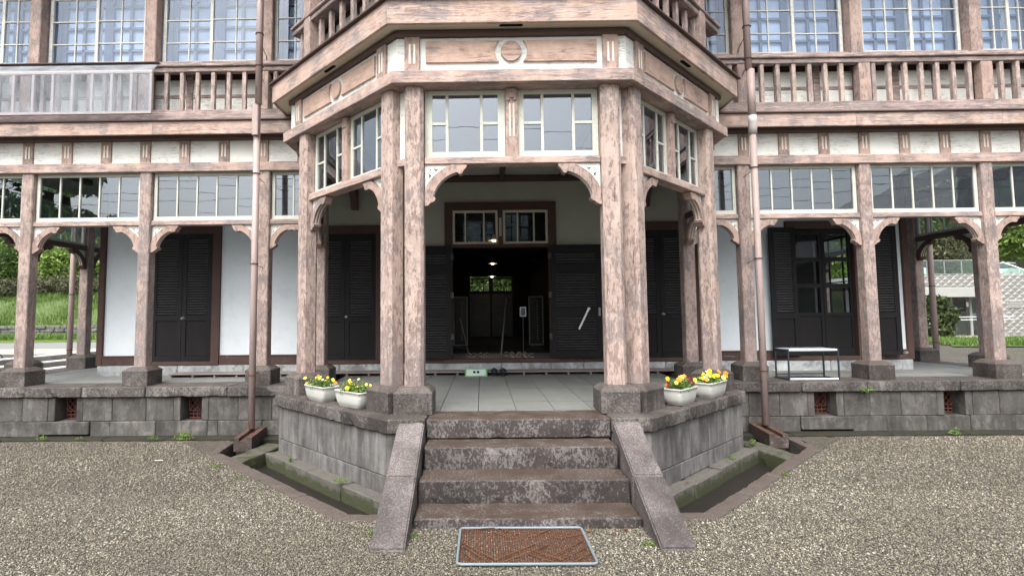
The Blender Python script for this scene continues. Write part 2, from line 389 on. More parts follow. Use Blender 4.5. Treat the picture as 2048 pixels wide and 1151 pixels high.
def box_me(dx, dy, dz, mat, bev=.004):
    k = (round(dx, 4), round(dy, 4), round(dz, 4), mat, bev)
    if k in _bc: return _bc[k]
    bm = bmesh.new(); bmesh.ops.create_cube(bm, size=1)
    bmesh.ops.scale(bm, vec=(dx, dy, dz), verts=bm.verts)
    b = min(bev, dx * .3, dy * .3, dz * .3)
    if bev > 0: bmesh.ops.bevel(bm, geom=bm.edges[:], offset=b, segments=1, affect='EDGES')
    me = bpy.data.meshes.new('box'); bm.to_mesh(me); bm.free(); me.materials.append(MT[mat]); _bc[k] = me
    return me
_rb = [0]
def rough_me(dx, dy, dz, mat, bev, amp=.006):
    bm = bmesh.new(); nx, ny, nz = [max(1, int(round(q / .075))) for q in (dx, dy, dz)]
    bmesh.ops.create_cube(bm, size=1)
    for ax, n in ((0, nx), (1, ny), (2, nz)):
        for k in range(1, n):
            co = Vector((0, 0, 0)); co[ax] = -.5 + k / n; no = Vector((0, 0, 0)); no[ax] = 1
            bmesh.ops.bisect_plane(bm, geom=bm.verts[:] + bm.edges[:] + bm.faces[:], plane_co=co, plane_no=no)
    _rb[0] += 1; off = Vector((_rb[0] * 7.3, _rb[0] * 1.7, 0))
    D = Vector((dx, dy, dz))
    for v in bm.verts:
        ext = [abs(abs(v.co[i]) - .5) < 1e-4 for i in range(3)]; p = Vector((v.co.x * dx, v.co.y * dy, v.co.z * dz))
        q = mnoise.noise(p * 9 + off) * .5 + .5; n_ = sum(ext)
        for i in range(3):
            if ext[i]:
                sg_ = 1 if v.co[i] > 0 else -1
                a_ = amp * .45 * q if n_ == 1 else (amp * (.4 + 1.5 * max(0, mnoise.noise(p * 14 + off)) * 1.6))
                p[i] -= sg_ * a_
        v.co = p
    sharp = [e for e in bm.edges if len(e.link_faces) == 2 and e.calc_face_angle(0) > .9]
    bmesh.ops.bevel(bm, geom=sharp, offset=bev, segments=1, affect='EDGES')
    me = bpy.data.meshes.new('rough_stone'); bm.to_mesh(me); bm.free(); me.materials.append(MT[mat])
    for pl in me.polygons: pl.use_smooth = False
    return me
class Fr:
    def __init__(s, x, y, a=0): s.M = Matrix.Translation((x, y, 0)) @ Matrix.Rotation(a, 4, 'Z')
    def at(s, u, d, z): return s.M @ Matrix.Translation((u, d, z))
W0 = Fr(0, 0)
def bx(name, par, fr, u0, u1, d0, d1, z0, z1, mat, bev=.004, rot=None):
    if u1 < u0: u0, u1 = u1, u0
    M = fr.at((u0 + u1) / 2, (d0 + d1) / 2, (z0 + z1) / 2)
    if rot is not None: M = M @ rot
    if name in ('step', 'cap_stone', 'foot_stone', 'plinth_ledge', 'drain_slab', 'kerb_stone'): return link(name, rough_me(u1 - u0, d1 - d0, z1 - z0, mat, min(bev, .010)), M, par)
    return link(name, box_me(u1 - u0, d1 - d0, z1 - z0, mat, bev), M, par)
def boxes(name, par, M, lst, mat, bev=0):
    """several boxes as one mesh, coordinates local to M"""
    vs, fs = [], []
    for (x0, x1, y0, y1, z0, z1) in lst:
        b = len(vs)
        vs += [(x0, y0, z0), (x1, y0, z0), (x1, y1, z0), (x0, y1, z0), (x0, y0, z1), (x1, y0, z1), (x1, y1, z1), (x0, y1, z1)]
        fs += [tuple(b + i for i in f) for f in ((0, 3, 2, 1), (4, 5, 6, 7), (0, 1, 5, 4), (1, 2, 6, 5), (2, 3, 7, 6), (3, 0, 4, 7))]
    return link(name, mesh(name, vs, fs, mat), M, par)
def prism_me(name, pts, a, b, mat, axis='Y', holes=(), smooth=False):
    """polygon (p,q) extruded: axis Y -> p=x,q=z ; axis Z -> p=x,q=y ; axis X -> p=y,q=z"""
    loops = [list(pts)] + [list(h) for h in holes]
    flat = [p for l in loops for p in l]
    tris = tessellate_polygon([[Vector((p[0], p[1], 0)) for p in l] for l in loops])
    def P(p, t): return {'Y': (p[0], t, p[1]), 'Z': (p[0], p[1], t), 'X': (t, p[0], p[1])}[axis]
    n = len(flat); vs = [P(p, a) for p in flat] + [P(p, b) for p in flat]; fs = []
    for t in tris: fs.append(tuple(t)); fs.append(tuple(n + i for i in reversed(t)))
    o = 0
    for l in loops:
        m = len(l)
        for i in range(m): fs.append((o + i, o + (i + 1) % m, n + o + (i + 1) % m, n + o + i))
        o += m
    me = mesh(name, vs, fs, mat)
    bm = bmesh.new(); bm.from_mesh(me); bmesh.ops.recalc_face_normals(bm, faces=bm.faces); bm.to_mesh(me); bm.free()
    return me
def prism(name, par, M, pts, a, b, mat, axis='Y', holes=()):
    return link(name, prism_me(name, pts, a, b, mat, axis, holes), M, par)
def tube_geo(pts, r, seg=10, closed=False):
    P = [Vector(p) for p in pts]; n = len(P); vs, fs = [], []
    up = Vector((0, 0, 1)); prev = None
    for i in range(n):
        if closed: t = (P[(i + 1) % n] - P[i - 1]).normalized()
        else: t = (P[min(i + 1, n - 1)] - P[max(i - 1, 0)]).normalized()
        a = prev if prev is not None else (Vector((1, 0, 0)) if abs(t.z) > .9 else up)
        x = (a - t * a.dot(t)).normalized(); y = t.cross(x); prev = x
        rr = r[i] if isinstance(r, (list, tuple)) else r
        for k in range(seg):
            an = 2 * math.pi * k / seg; vs.append(P[i] + (x * math.cos(an) + y * math.sin(an)) * rr)
    m = n if closed else n - 1
    for i in range(m):
        for k in range(seg):
            a0 = i * seg + k; a1 = i * seg + (k + 1) % seg; j = (i + 1) % n
            fs.append((a0, a1, j * seg + (k + 1) % seg, j * seg + k))
    if not closed: fs += [tuple(reversed(range(seg))), tuple((n - 1) * seg + k for k in range(seg))]
    return vs, fs
def tube(name, par, pts, r, mat, seg=10, closed=False, M=None):
    c = sum((Vector(p) for p in pts), Vector()) / len(pts) if M is None else Vector()
    vs, fs = tube_geo([Vector(p) - c for p in pts], r, seg, closed)
    return link(name, mesh(name, vs, fs, mat, True), Matrix.Translation(c) if M is None else M, par)
def clip(poly, hp):
    """Sutherland-Hodgman against half planes (nx,ny,c): keep nx*x+ny*y<=c"""
    for nx, ny, c in hp:
        out = []
        for i in range(len(poly)):
            p, q = poly[i], poly[(i + 1) % len(poly)]
            fp, fq = nx * p[0] + ny * p[1] - c, nx * q[0] + ny * q[1] - c
            if fp <= 0: out.append(p)
            if (fp < 0 < fq) or (fq < 0 < fp):
                t = fp / (fp - fq); out.append((p[0] + t * (q[0] - p[0]), p[1] + t * (q[1] - p[1])))
        poly = out
        if len(poly) < 3: return []
    return poly

# ------------------------------------------------------------------ frames of the bay
Q = math.pi / 4; SL = 2.52
FRONT = Fr(0, 5.2, 0)
CR = Fr(1.228, 5.2, Q)
CL = Fr(-1.228 - SL * math.sin(Q), 5.2 + SL * math.sin(Q), -Q)
FACES = [('F', FRONT, 1), ('R', CR, 1), ('L', CL, -1)]
def cs(sgn, s): return s if sgn > 0 else SL - s
def cw(sgn, s, d):   # world xy of a canted-face point
    c = math.sin(Q); return (sgn * (1.228 + (s - d) * c), 5.2 + (s + d) * c)
ZF = .643
HALL = thing('wooden_hall', 'long two storey timber hall with flaking pink paint and a canted entrance porch', 'building')

# ================================================================== GROUND
yk = 6.93
outer = [(-3.68, yk), (-3.60, 6.30), (-1.50, 4.255), (1.52, 4.255), (3.64, 6.34), (3.70, yk)]
hole = [(-60, yk)] ; 
bigp = [(-400, -300), (400, -300), (400, yk), (3.70, yk)] + [(3.64, 6.34), (1.52, 4.255), (-1.50, 4.255), (-3.60, 6.30)] + [(-3.68, yk), (-400, yk)]
tris = tessellate_polygon([[Vector((x, y, 0)) for x, y in bigp]])
vs = [(x, y, 0) for x, y in bigp]; fs = [tuple(t) for t in tris]
b = len(vs); vs += [(-400, yk, 0), (-9.0, yk, 0), (-9.0, 400, 0), (-400, 400, 0)]; fs.append((b, b + 1, b + 2, b + 3))
b = len(vs); vs += [(9.0, yk, 0), (400, yk, 0), (400, 400, 0), (9.0, 400, 0)]; fs.append((b, b + 1, b + 2, b + 3))
b = len(vs); vs += [(-9.0, 20, 0), (9.0, 20, 0), (9.0, 400, 0), (-9.0, 400, 0)]; fs.append((b, b + 1, b + 2, b + 3))
me = mesh('ground', vs, fs, 'gravel')
bm = bmesh.new(); bm.from_mesh(me)
for f in bm.faces:
    f.normal_update()
    if f.normal.z < 0: f.normal_flip()
bm.to_mesh(me); bm.free()
tag(link('ground', me), kind='structure')
# loose pebbles as real stones, dense near the camera
def pebbles(x0, x1, y0, y1, dens, rad, hp_out=True):
    n = int((x1 - x0) * (y1 - y0) * dens); x = RNG.uniform(x0, x1, n); y = RNG.uniform(y0, y1, n)
    keep = np.ones(n, bool)
    # inside drain polygon or steps -> out
    inside = (y > 4.24) & ((np.abs(x - .01) < 1.52 + (y - 4.255) * 1.03) | (y > yk - .01))
    keep &= ~inside
    keep &= ~((np.abs(x) < .88) & (y > 4.07)); keep &= ~((np.abs(np.abs(x) - .985) < .13) & (y > 3.68))
    # view wedge
    keep &= (np.abs(x - .2) < y * 1.12 + 1.2)
    x, y = x[keep], y[keep]; n = len(x)
    base = np.array([[1, 0, 0], [0, 1, 0], [-1, 0, 0], [0, -1, 0], [0, 0, 1.], [0, 0, -1.]])
    tri = np.array([[0, 1, 4], [1, 2, 4], [2, 3, 4], [3, 0, 4], [1, 0, 5], [2, 1, 5], [3, 2, 5], [0, 3, 5]])
    r = rad * np.clip(RNG.lognormal(-.08, .30, n), .5, 2.1)
    sc = np.stack([r * RNG.uniform(.8, 1.4, n), r * RNG.uniform(.7, 1.1, n), r * RNG.uniform(.45, .8, n)], 1)
    a = RNG.uniform(0, 6.28, n); tl = RNG.normal(0, .35, n)
    P = base[None] * sc[:, None, :] * RNG.uniform(.8, 1.2, (n, 6, 1))
    ct, st = np.cos(tl)[:, None], np.sin(tl)[:, None]
    P = np.stack([P[..., 0] * ct - P[..., 2] * st, P[..., 1], P[..., 0] * st + P[..., 2] * ct], -1)
    ca, sa = np.cos(a)[:, None], np.sin(a)[:, None]
    P = np.stack([P[..., 0] * ca - P[..., 1] * sa + x[:, None], P[..., 0] * sa + P[..., 1] * ca + y[:, None], P[..., 2] + (r * .35)[:, None]], -1)
    return P.reshape(-1, 3), (tri[None] + np.arange(n)[:, None, None] * 6).reshape(-1, 3), np.repeat(np.clip(RNG.random(n) ** 1.1 * (1 + .05 * np.sin(x * 1.3 + 2 * np.sin(y * .9)) + .05 * np.sin(x * 3.1 - y * 2.3 + 1.5 * np.sin(x * 1.7)) + .04 * np.sin(y * 5.2 + x * .7)), 0, 1), 6)
def np_mesh(name, V_, F_, mat, tone=None, k=3):
    me = bpy.data.meshes.new(name); me.vertices.add(len(V_)); me.vertices.foreach_set('co', V_.astype('f').ravel())
    me.loops.add(F_.size); me.loops.foreach_set('vertex_index', F_.astype('i').ravel())
    me.polygons.add(len(F_)); me.polygons.foreach_set('loop_start', np.arange(0, F_.size, k, dtype='i'))
    if tone is not None:
        at = me.attributes.new('tone', 'FLOAT', 'POINT'); at.data.foreach_set('value', tone.astype('f'))
    me.materials.append(MT[mat]); me.update(calc_edges=True); me.validate(); return me
parts = [pebbles(-5.4, 5.8, 2.4, 4.9, 8800, .0060), pebbles(-8, 8.5, 4.9, 6.95, 4200, .0074)]
off = 0; Vs, Fs, Ts = [], [], []
for a, b_, c in parts: Vs.append(a); Fs.append(b_ + off); Ts.append(c); off += len(a)
tag(link('gravel', np_mesh('gravel', np.concatenate(Vs), np.concatenate(Fs), 'pebble', np.concatenate(Ts))), kind='stuff')

# drain pit round the porch and along the wall
DR = tag(link('drain_channel', mesh('drain_channel', [(-9, 4.2, -.215), (9, 4.2, -.215), (9, 7.6, -.215), (-9, 7.6, -.215)], [(0, 1, 2, 3)], 'soil')), kind='structure')
def kerb(p, q, wd, z1=.006, z0=-.33, n=1, side=1):
    p, q = Vector(p), Vector(q); L = (q - p).length; a = math.atan2(q.y - p.y, q.x - p.x)
    fr = Fr(p.x, p.y, a)
    for i in range(n):
        u0, u1 = L * i / n + .003, L * (i + 1) / n - .003
        bx('kerb_stone', DR, fr, u0, u1, min(0, side * wd), max(0, side * wd), z0, z1 - random.random() * .004, 'curb', .008)
kerb((-3.60, 6.30), (-1.50, 4.255), .15, n=4, side=1)
kerb((-1.58, 4.255), (-1.12, 4.255), .14, z1=.004, n=1, side=1)
kerb((1.12, 4.255), (1.60, 4.255), .14, z1=.004, n=1, side=1)
kerb((1.52, 4.255), (3.64, 6.34), .15, n=4, side=1)
kerb((-3.68, yk), (-3.60, 6.22), .14, z1=.009, n=1, side=1)
kerb((3.64, 6.26), (3.70, yk), .14, z1=.009, n=1, side=1)
for sg in (-1, 1):
    x = 3.62
    while x < 9.2:
        l = random.uniform(.7, 1.2); bx('kerb_stone', DR, W0, sg * (x + .003), sg * (x + l - .003), yk, yk + .055, -.235, .005 + random.uniform(-.003, .003), 'curb', .008); x += l

# ================================================================== STONE BASE
XB, YB0, YB1 = 2.915, 4.955, 6.60      # bay cap outline
def cantpt(x): return YB0 + (x - 1.243) * (YB1 - YB0) / (XB - 1.243)
ca = math.atan2(YB1 - YB0, XB - 1.243); CLEN = math.hypot(YB1 - YB0, XB - 1.243)
# body under the bay (solid core just behind the stones)
core = [(-1.15, 5.1), (1.15, 5.1), (2.8, 6.75), (2.8, 7.7), (-2.8, 7.7), (-2.8, 6.75)]
prism('base_core', HALL, Matrix.Identity(4), core, -.25, .50, 'wallst', 'Z')
boxes('base_core', HALL, Matrix.Identity(4), [(-8.5, 8.5, 7.86, 19.5, -.2, .55)], 'wallst')
# main wall stones, two courses with vent openings under each bay
vents = [4.46, 6.25]
for sg in (-1, 1):
    # upper course
    edges = [2.9]
    for vc in vents: edges += [vc - .15, vc + .15]
    edges += [8.6]
    for i in range(0, len(edges), 2):
        a, b2 = edges[i], edges[i + 1]
        pieces = []
        x = a
        if i > 0: pieces.append((a, a + .10)); x = a + .10
        end = b2 - .10 if i < len(edges) - 2 else b2
        n = max(2, round((end - x) / .42))
        cuts = [x + (end - x) * (k + (random.uniform(-.18, .18) if 0 < k < n else 0)) / n for k in range(n + 1)]
        pieces += list(zip(cuts[:-1], cuts[1:]))
        if end < b2: pieces.append((end, b2))
        for p, q in pieces:
            bx('base_stone', HALL, W0, sg * (p + .002), sg * (q - .002), 7.50 + random.uniform(-.006, .006), 7.86, .162, .496, 'wallst', .007)
    x = 2.9; 
    while x < 8.6:
        l = random.uniform(.45, .75)
        for vc in vents:
            if x < vc - .36 < x + l: l = vc - .36 - x
            if abs(x - (vc - .36)) < 1e-6: l = .72
        l = max(l, .15); hit = any(abs(x - (vc - .36)) < 1e-6 for vc in vents)
        bx('base_stone', HALL, W0, sg * (x + .002), sg * (x + l - .002), 7.475 if hit else 7.50 + random.uniform(-.006, .006), 7.86, -.05 if not hit else -.02, .158, 'wallst', .008)
        x += l
    x = 2.9
    while x < 8.6:
        l = random.uniform(.8, 1.5); bx('plinth_ledge', HALL, W0, sg * (x + .002), sg * (x + l - .002), 7.30 + random.uniform(-.01, .01), 7.60, -.235, -.045 + random.uniform(-.006, .004), 'ledge', .012); x += l
    x = 2.935
    while x < 8.7:
        l = random.uniform(.9, 1.45); bx('cap_stone', HALL, W0, sg * (x + .0025), sg * (x + l - .0025), 7.45 + random.uniform(-.005, .005), 7.98, .497, ZF + random.uniform(-.002, .002), 'cap', .012); x += l
    for vc in vents:
        c = sg * vc
        bx('vent_recess', HALL, W0, c - .15, c + .15, 7.862, 7.87, .16, .50, 'black', 0)
        lst = []
        g = thing('x', None, None) if False else None
        # diagonal lattice grille as one mesh of crossing bars
        vsx, fsx = [], []
        def bar(p, q, w_=.0038, dd=.006):
            p, q = Vector(p), Vector(q); t = (q - p).normalized(); nn = Vector((-t.y, t.x)) * w_; b0 = len(vsx)
            for yy in (-dd, dd):
                for pt in (p + nn, q + nn, q - nn, p - nn): vsx.append((pt.x, yy, pt.y))
            for f in ((0, 1, 2, 3), (7, 6, 5, 4), (0, 4, 5, 1), (1, 5, 6, 2), (2, 6, 7, 3), (3, 7, 4, 0)): fsx.append(tuple(b0 + i for i in f))
        hw, hh = .12, .155
        for k in range(-4, 5):
            for s_ in (1, -1):
                o0 = k * .078; ts = []
                # line x = s_*z*0.8+o0 clipped
                pts_ = [(s_ * z * .8 + o0, z) for z in (-hh * .35, hh)]
                z0_, z1_ = -hh * .35, hh
                xs = sorted([((-hw - o0) / (s_ * .8)), ((hw - o0) / (s_ * .8))]); za, zb = max(z0_, xs[0]), min(z1_, xs[1])
                if zb - za > .02: bar((s_ * za * .8 + o0, za), (s_ * zb * .8 + o0, zb))
        for zz in (-hh, -hh * .68, -hh * .35, hh): bar((-hw, zz), (hw, zz), .005)
        for xx in (-hw, -.06, 0, .06, hw): bar((xx, -hh), (xx, -hh * .35), .004)
        for xx in (-hw, hw): bar((xx, -hh), (xx, hh), .005)
        link('vent_grille', mesh('vent_grille', vsx, fsx, 'redgrille'), Matrix.Translation((c, 7.69, .33)), HALL)
# bay retaining wall
for sg in (-1, 1):
    if sg > 0: fr = Fr(1.243, YB0, ca); S = lambda u: u
    else: fr = Fr(-XB, YB1, -ca); S = lambda u: CLEN - u
    for zc0, zc1, cuts in ((.112, .502, (0.03, .42, .86, 1.33, 1.80, CLEN - .03)), (-.06, .108, (0.03, .62, 1.16, 1.72, CLEN - .03))):
        for a, b2 in zip(cuts[:-1], cuts[1:]):
            bx('retaining_stone', HALL, fr, S(a) if sg > 0 else S(b2), S(b2) if sg > 0 else S(a), .045 + random.uniform(-.002, .002), .30, zc0, zc1 - .003, 'wallbay', .005)
    cuts = (-.02, .80, 1.62, CLEN + .02)
    for a, b2 in zip(cuts[:-1], cuts[1:]):
        bx('cap_stone', HALL, fr, min(S(a + .003), S(b2 - .003)), max(S(a + .003), S(b2 - .003)), 0, .46, .505, ZF + .003 + random.uniform(-.002, .001), 'cap', .014)
    cuts = (-.06, .62, 1.30, 1.86, CLEN + .08)
    for a, b2 in zip(cuts[:-1], cuts[1:]):
        bx('foot_stone', HALL, fr, min(S(a + .003), S(b2 - .003)), max(S(a + .003), S(b2 - .003)), -.095 + random.uniform(-.012, .008), .10, -.34, -.052 + random.uniform(-.012, .004), 'moss', .02)
    # return wall
    bx('retaining_stone', HALL, W0, sg * 2.62, sg * 2.87, 6.62, 7.5, -.06, .50, 'wallbay', .006)
    bx('cap_stone', HALL, W0, sg * 2.50, sg * 2.915, 6.58, 7.47, .503, ZF + .001, 'cap', .012)
# front face of the cap = top step, between the cheeks
bx('cap_stone', HALL, W0, -1.245, -.862, 4.957, 5.42, .505, ZF + .0045, 'cap', .014)
bx('cap_stone', HALL, W0, .862, 1.245, 4.957, 5.42, .505, ZF + .0045, 'cap', .014)
bx('retaining_stone', HALL, W0, -1.24, -.87, 5.0, 5.3, -.06, .502, 'wallbay', .005)
bx('retaining_stone', HALL, W0, .87, 1.24, 5.0, 5.3, -.06, .502, 'wallbay', .005)
bx('step', HALL, W0, -.858, .858, 4.97, 5.42, .46, ZF, 'step', .014)
bx('step', HALL, W0, -.85, .85, 4.69, 5.05, .25, .457, 'step', .014)
bx('step', HALL, W0, -.866, .866, 4.3785, 4.80, .06, .267, 'step', .014)
bx('step', HALL, W0, -.866, .866, 4.0707, 4.50, -.12, .0816, 'step', .014)
for sg in (-1, 1):
    sl = (.617 - .02) / (4.965 - 3.74)
    for y0, y1, n in ((3.70, 4.335, 0), (4.34, 4.985, 1)):
        z = lambda y: .617 - (4.965 - y) * sl
        if n == 0: pts = [(y0, -.1), (y0, .012), (y0 + .03, z(y0 + .05) + .008), (y1, z(y1)), (y1, -.1)]
        else: pts = [(y0, -.1), (y0, z(y0)), (4.93, z(4.93)), (y1, .617), (y1, -.1)]
        w0, w1 = (-1.118, -.874) if sg < 0 else (.874, 1.118)
        me = prism_me('cheek_stone', [(p - (y0 + y1) / 2, q - .2) for p, q in pts], (w0 - w1) / 2, (w1 - w0) / 2, 'cheek', 'X')
        bm = bmesh.new(); bm.from_mesh(me); bmesh.ops.bevel(bm, geom=[e for e in bm.edges if len(e.link_faces) == 2 and e.calc_face_angle(0) > .5], offset=.012, segments=2, affect='EDGES'); bm.to_mesh(me); bm.free()
        sh = -.02 * sg * 0 + (-.02 + .03 * (1 - n)) * (1 if sg < 0 else 1) * 0
        link('cheek_stone', me, Matrix.Translation(((w0 + w1) / 2 + (-.03 if n == 0 else .01) * 0, (y0 + y1) / 2, .2)), HALL)
# paving inside
bayhp = [(0, -1, -5.40), (math.sin(ca), -math.cos(ca), math.sin(ca) * 1.243 - math.cos(ca) * YB0 - .44), (-math.sin(ca), -math.cos(ca), math.sin(ca) * 1.243 - math.cos(ca) * YB0 - .44), (1, 0, 2.55), (-1, 0, 2.55)]
def slab(x0, x1, y0, y1, hp=None):
    poly = [(x0 + .003, y0 + .003), (x1 - .003, y0 + .003), (x1 - .003, y1 - .003), (x0 + .003, y1 - .003)]
    if hp: poly = clip(poly, hp)
    if len(poly) < 3: return
    cx = sum(p[0] for p in poly) / len(poly); cy = sum(p[1] for p in poly) / len(poly)
    if max(p[0] for p in poly) - min(p[0] for p in poly) < .03: return
    zt = ZF - .003 + random.uniform(-.0018, .0018)
    prism('paving_slab', HALL, Matrix.Translation((cx, cy, zt)), [(p[0] - cx, p[1] - cy) for p in poly], -.08, 0, 'floor', 'Z')
xj = [.0135 + .39 * k for k in range(-7, 8)]
for i in range(len(xj) - 1):
    for y0, y1 in ((4.95, 5.97), (5.97, 7.03), (7.03, 8.05), (8.05, 9.0)):
        slab(xj[i], xj[i + 1], y0, y1, bayhp)
for sg in (-1, 1):
    for x0, x1 in [(2.75 + .72 * k, 2.75 + .72 * (k + 1)) for k in range(8)]:
        for y0, y1 in ((7.98, 8.46), (8.46, 9.0)):
            a, b2 = sorted((sg * x0, sg * x1)); slab(a, b2, y0, y1)
    for k in range(8):
        a, b2 = sorted((sg * 6.9, sg * 7.75)); slab(a, b2, 9.0 + k, 10.0 + k); a, b2 = sorted((sg * 7.75, sg * 8.6)); slab(a, b2, 9.0 + k * 1.0, 10.0 + k * 1.0)
    bx('cap_stone', HALL, W0, sg * 8.05, sg * 8.62, 7.99, 17.5, .50, ZF + .001, 'cap', .01)

# ================================================================== TIMBER FRAME
def chamfer(w_, c): h = w_ / 2; return [(-h + c, -h), (h - c, -h), (h, -h + c), (h, h - c), (h - c, h), (-h + c, h), (-h, h - c), (-h, -h + c)]
_pm = {}
def post(fr, u, d, w_, z0, z1, mat, ch=.018, name='post', ped=True, rot=0, pw=.37, zo=0, half=None):
    k = (w_, z0, z1, mat, ch)
    if k not in _pm: _pm[k] = prism_me('post', chamfer(w_, ch), -(z1 - z0) / 2, (z1 - z0) / 2, mat, 'Z')
    o = link(name, _pm[k], fr.at(u, d, (z0 + z1) / 2), HALL)
    if ped:
        k = ('ped', pw)
        if k not in _pm:
            h, t = pw / 2, w_ / 2 + .03
            bm = bmesh.new(); rings = []
            for hh, zz in ((h, 0), (h, .19), (h + .004, .205), (t + .02, .25), (t - .01, .262)):
                rings.append([bm.verts.new((x * hh, y * hh, zz)) for x, y in ((-1, -1), (1, -1), (1, 1), (-1, 1))])
            for a, b2 in zip(rings[:-1], rings[1:]):
                for i in range(4): bm.faces.new((a[i], a[(i + 1) % 4], b2[(i + 1) % 4], b2[i]))
            bm.faces.new(rings[-1])
            bmesh.ops.bevel(bm, geom=[e for e in bm.edges if abs((e.verts[0].co - e.verts[1].co).normalized().z) > .5 or max(abs(v.co.x) for v in e.verts) > h], offset=.007, segments=1, affect='EDGES')
            me = bpy.data.meshes.new('pedestal'); bm.to_mesh(me); bm.free(); me.materials.append(MT['ped']); _pm[k] = me
        link('pedestal', _pm[k], fr.at(u, d, ZF + zo), HALL)
    return o
# ---- bracket
inner_arc = []
def arcpts():
    A = []
    # opening side curve from the top tip to the bottom tip
    A += [(.435, .012), (.43, .035), (.405, .062), (.385, .10), (.357, .108), (.335, .085)]
    c, r = (.405, .405), .325
    for i in range(9):
        t = math.radians(258 - i * (258 - 192) / 8); A.append((c[0] + r * math.cos(t), c[1] + r * math.sin(t)))
    A += [(.088, .335), (.112, .357), (.10, .385), (.06, .405), (.035, .43), (0.0, .437)]
    B = [(0.0, .285)]
    for (x, y) in ((.018, .235), (.05, .18), (.09, .13), (.14, .085), (.20, .045), (.27, .008)): B.append((x, y))
    return A, B
AO, BO = arcpts()
_br = {}
def bracket(fr, u, dirn, d, ztop, sc=1.0, dep=.10, mat='trim', sp=True, sub=HALL, light=True):
    """u = face of the post, dirn = +1 bracket goes to +u"""
    k = (dirn, sc, dep, mat)
    if k not in _br:
        band = [(dirn * x * sc, -y * sc) for x, y in AO + BO]
        me1 = prism_me('bracket', band, -dep / 2, dep / 2, mat, 'Y')
        spn = [(0, 0)] + [(dirn * x * sc, -y * sc) for x, y in ((.27, .0), (.20, .045), (.14, .085), (.09, .13), (.05, .18), (.018, .235), (0.0, .285))]
        holes = [[(dirn * x * sc, -y * sc) for x, y in h] for h in (((.085, .03), (.115, .048), (.15, .03), (.125, .062), (.108, .066)), ((.03, .085), (.048, .115), (.03, .15), (.062, .125), (.066, .108)), ((.052, .045), (.066, .045), (.066, .058), (.052, .058)))]
        me2 = prism_me('spandrel_board', spn, -.015, .015, 'whitev', 'Y', holes)
        # twin pale flutes along the under side
        pts = [p for p in AO[6:15]]; me3 = []
        for off_ in (-.018, .018):
            vs, fs = [], []
            for i in range(len(pts) - 1):
                p, q = Vector(pts[i]), Vector(pts[i + 1]); n_ = Vector((q - p).normalized().yx); n_ = Vector((n_.x, -n_.y))
                cc = Vector((.405, .405)); n_ = (cc - (p + q) / 2).normalized() * .004
                b0 = len(vs)
                for yy in (off_ - .006, off_ + .006):
                    for pt in (p, q, q + n_, p + n_): vs.append((dirn * pt.x * sc, yy, -pt.y * sc))
                for f in ((0, 1, 2, 3), (7, 6, 5, 4), (3, 2, 6, 7), (0, 4, 5, 1)): fs.append(tuple(b0 + j for j in f))
            me3.append(mesh('flute', vs, fs, 'flute'))
        _br[k] = (me1, me2, me3)
    a = link('bracket', _br[k][0], fr.at(u, d, ztop), HALL)
    if sp: link('spandrel_board', _br[k][1], fr.at(u, d, ztop), a)
    if light:
        for m3 in _br[k][2]: link('flute', m3, fr.at(u, d, ztop), a)
# ---- glazed window
def window(fr, u0, u1, d, z0, z1, vm, hm=(), fw=.045, th=.04, mw=.022, frame='wframe', mun='wframe', glass='glass', name='transom_window', bot=None, par=None, fws=None):
    bot = bot or fw; fws = fws or fw
    M = fr.at((u0 + u1) / 2, d, (z0 + z1) / 2); c, zc = (u0 + u1) / 2, (z0 + z1) / 2
    W_, Hh = (u1 - u0) / 2, (z1 - z0) / 2
    o = boxes(name, par or HALL, M, [(-W_, -W_ + fws, -th / 2, th / 2, -Hh, Hh), (W_ - fws, W_, -th / 2, th / 2, -Hh, Hh), (-W_ + fws, W_ - fws, -th / 2, th / 2, Hh - fw, Hh), (-W_ + fws, W_ - fws, -th / 2, th / 2, -Hh, -Hh + bot)], frame)
    if par is not None and par is not HALL: sub = par
    else: sub = o
    ed = [u0 + fws] + list(vm) + [u1 - fws]
    for x in vm: bx('muntin', sub, fr, x - mw / 2, x + mw / 2, d - th * .4, d + th * .4, z0 + bot, z1 - fw, mun, .003)
    for i in range(len(ed) - 1):
        a = ed[i] + (mw / 2 if i > 0 else 0); b2 = ed[i + 1] - (mw / 2 if i < len(ed) - 2 else 0)
        zs = [z for z, cols in hm if cols is None or i in cols]
        zs = [z0 + bot] + sorted(zs) + [z1 - fw]
        for j in range(len(zs) - 1):
            za = zs[j] + (mw / 2 if j > 0 else 0); zb = zs[j + 1] - (mw / 2 if j < len(zs) - 2 else 0)
            pr_ = bx('pane', sub, fr, a, b2, d - .002, d + .002, za, zb, glass, 0, Matrix.Rotation(random.uniform(-.016, .016), 4, 'Z') @ Matrix.Rotation(random.uniform(-.016, .016), 4, 'X'))
            if j > 0: bx('muntin', sub, fr, a, b2, d - th * .38, d + th * .38, zs[j] - mw / 2, zs[j] + mw / 2, mun, .003)
    return o
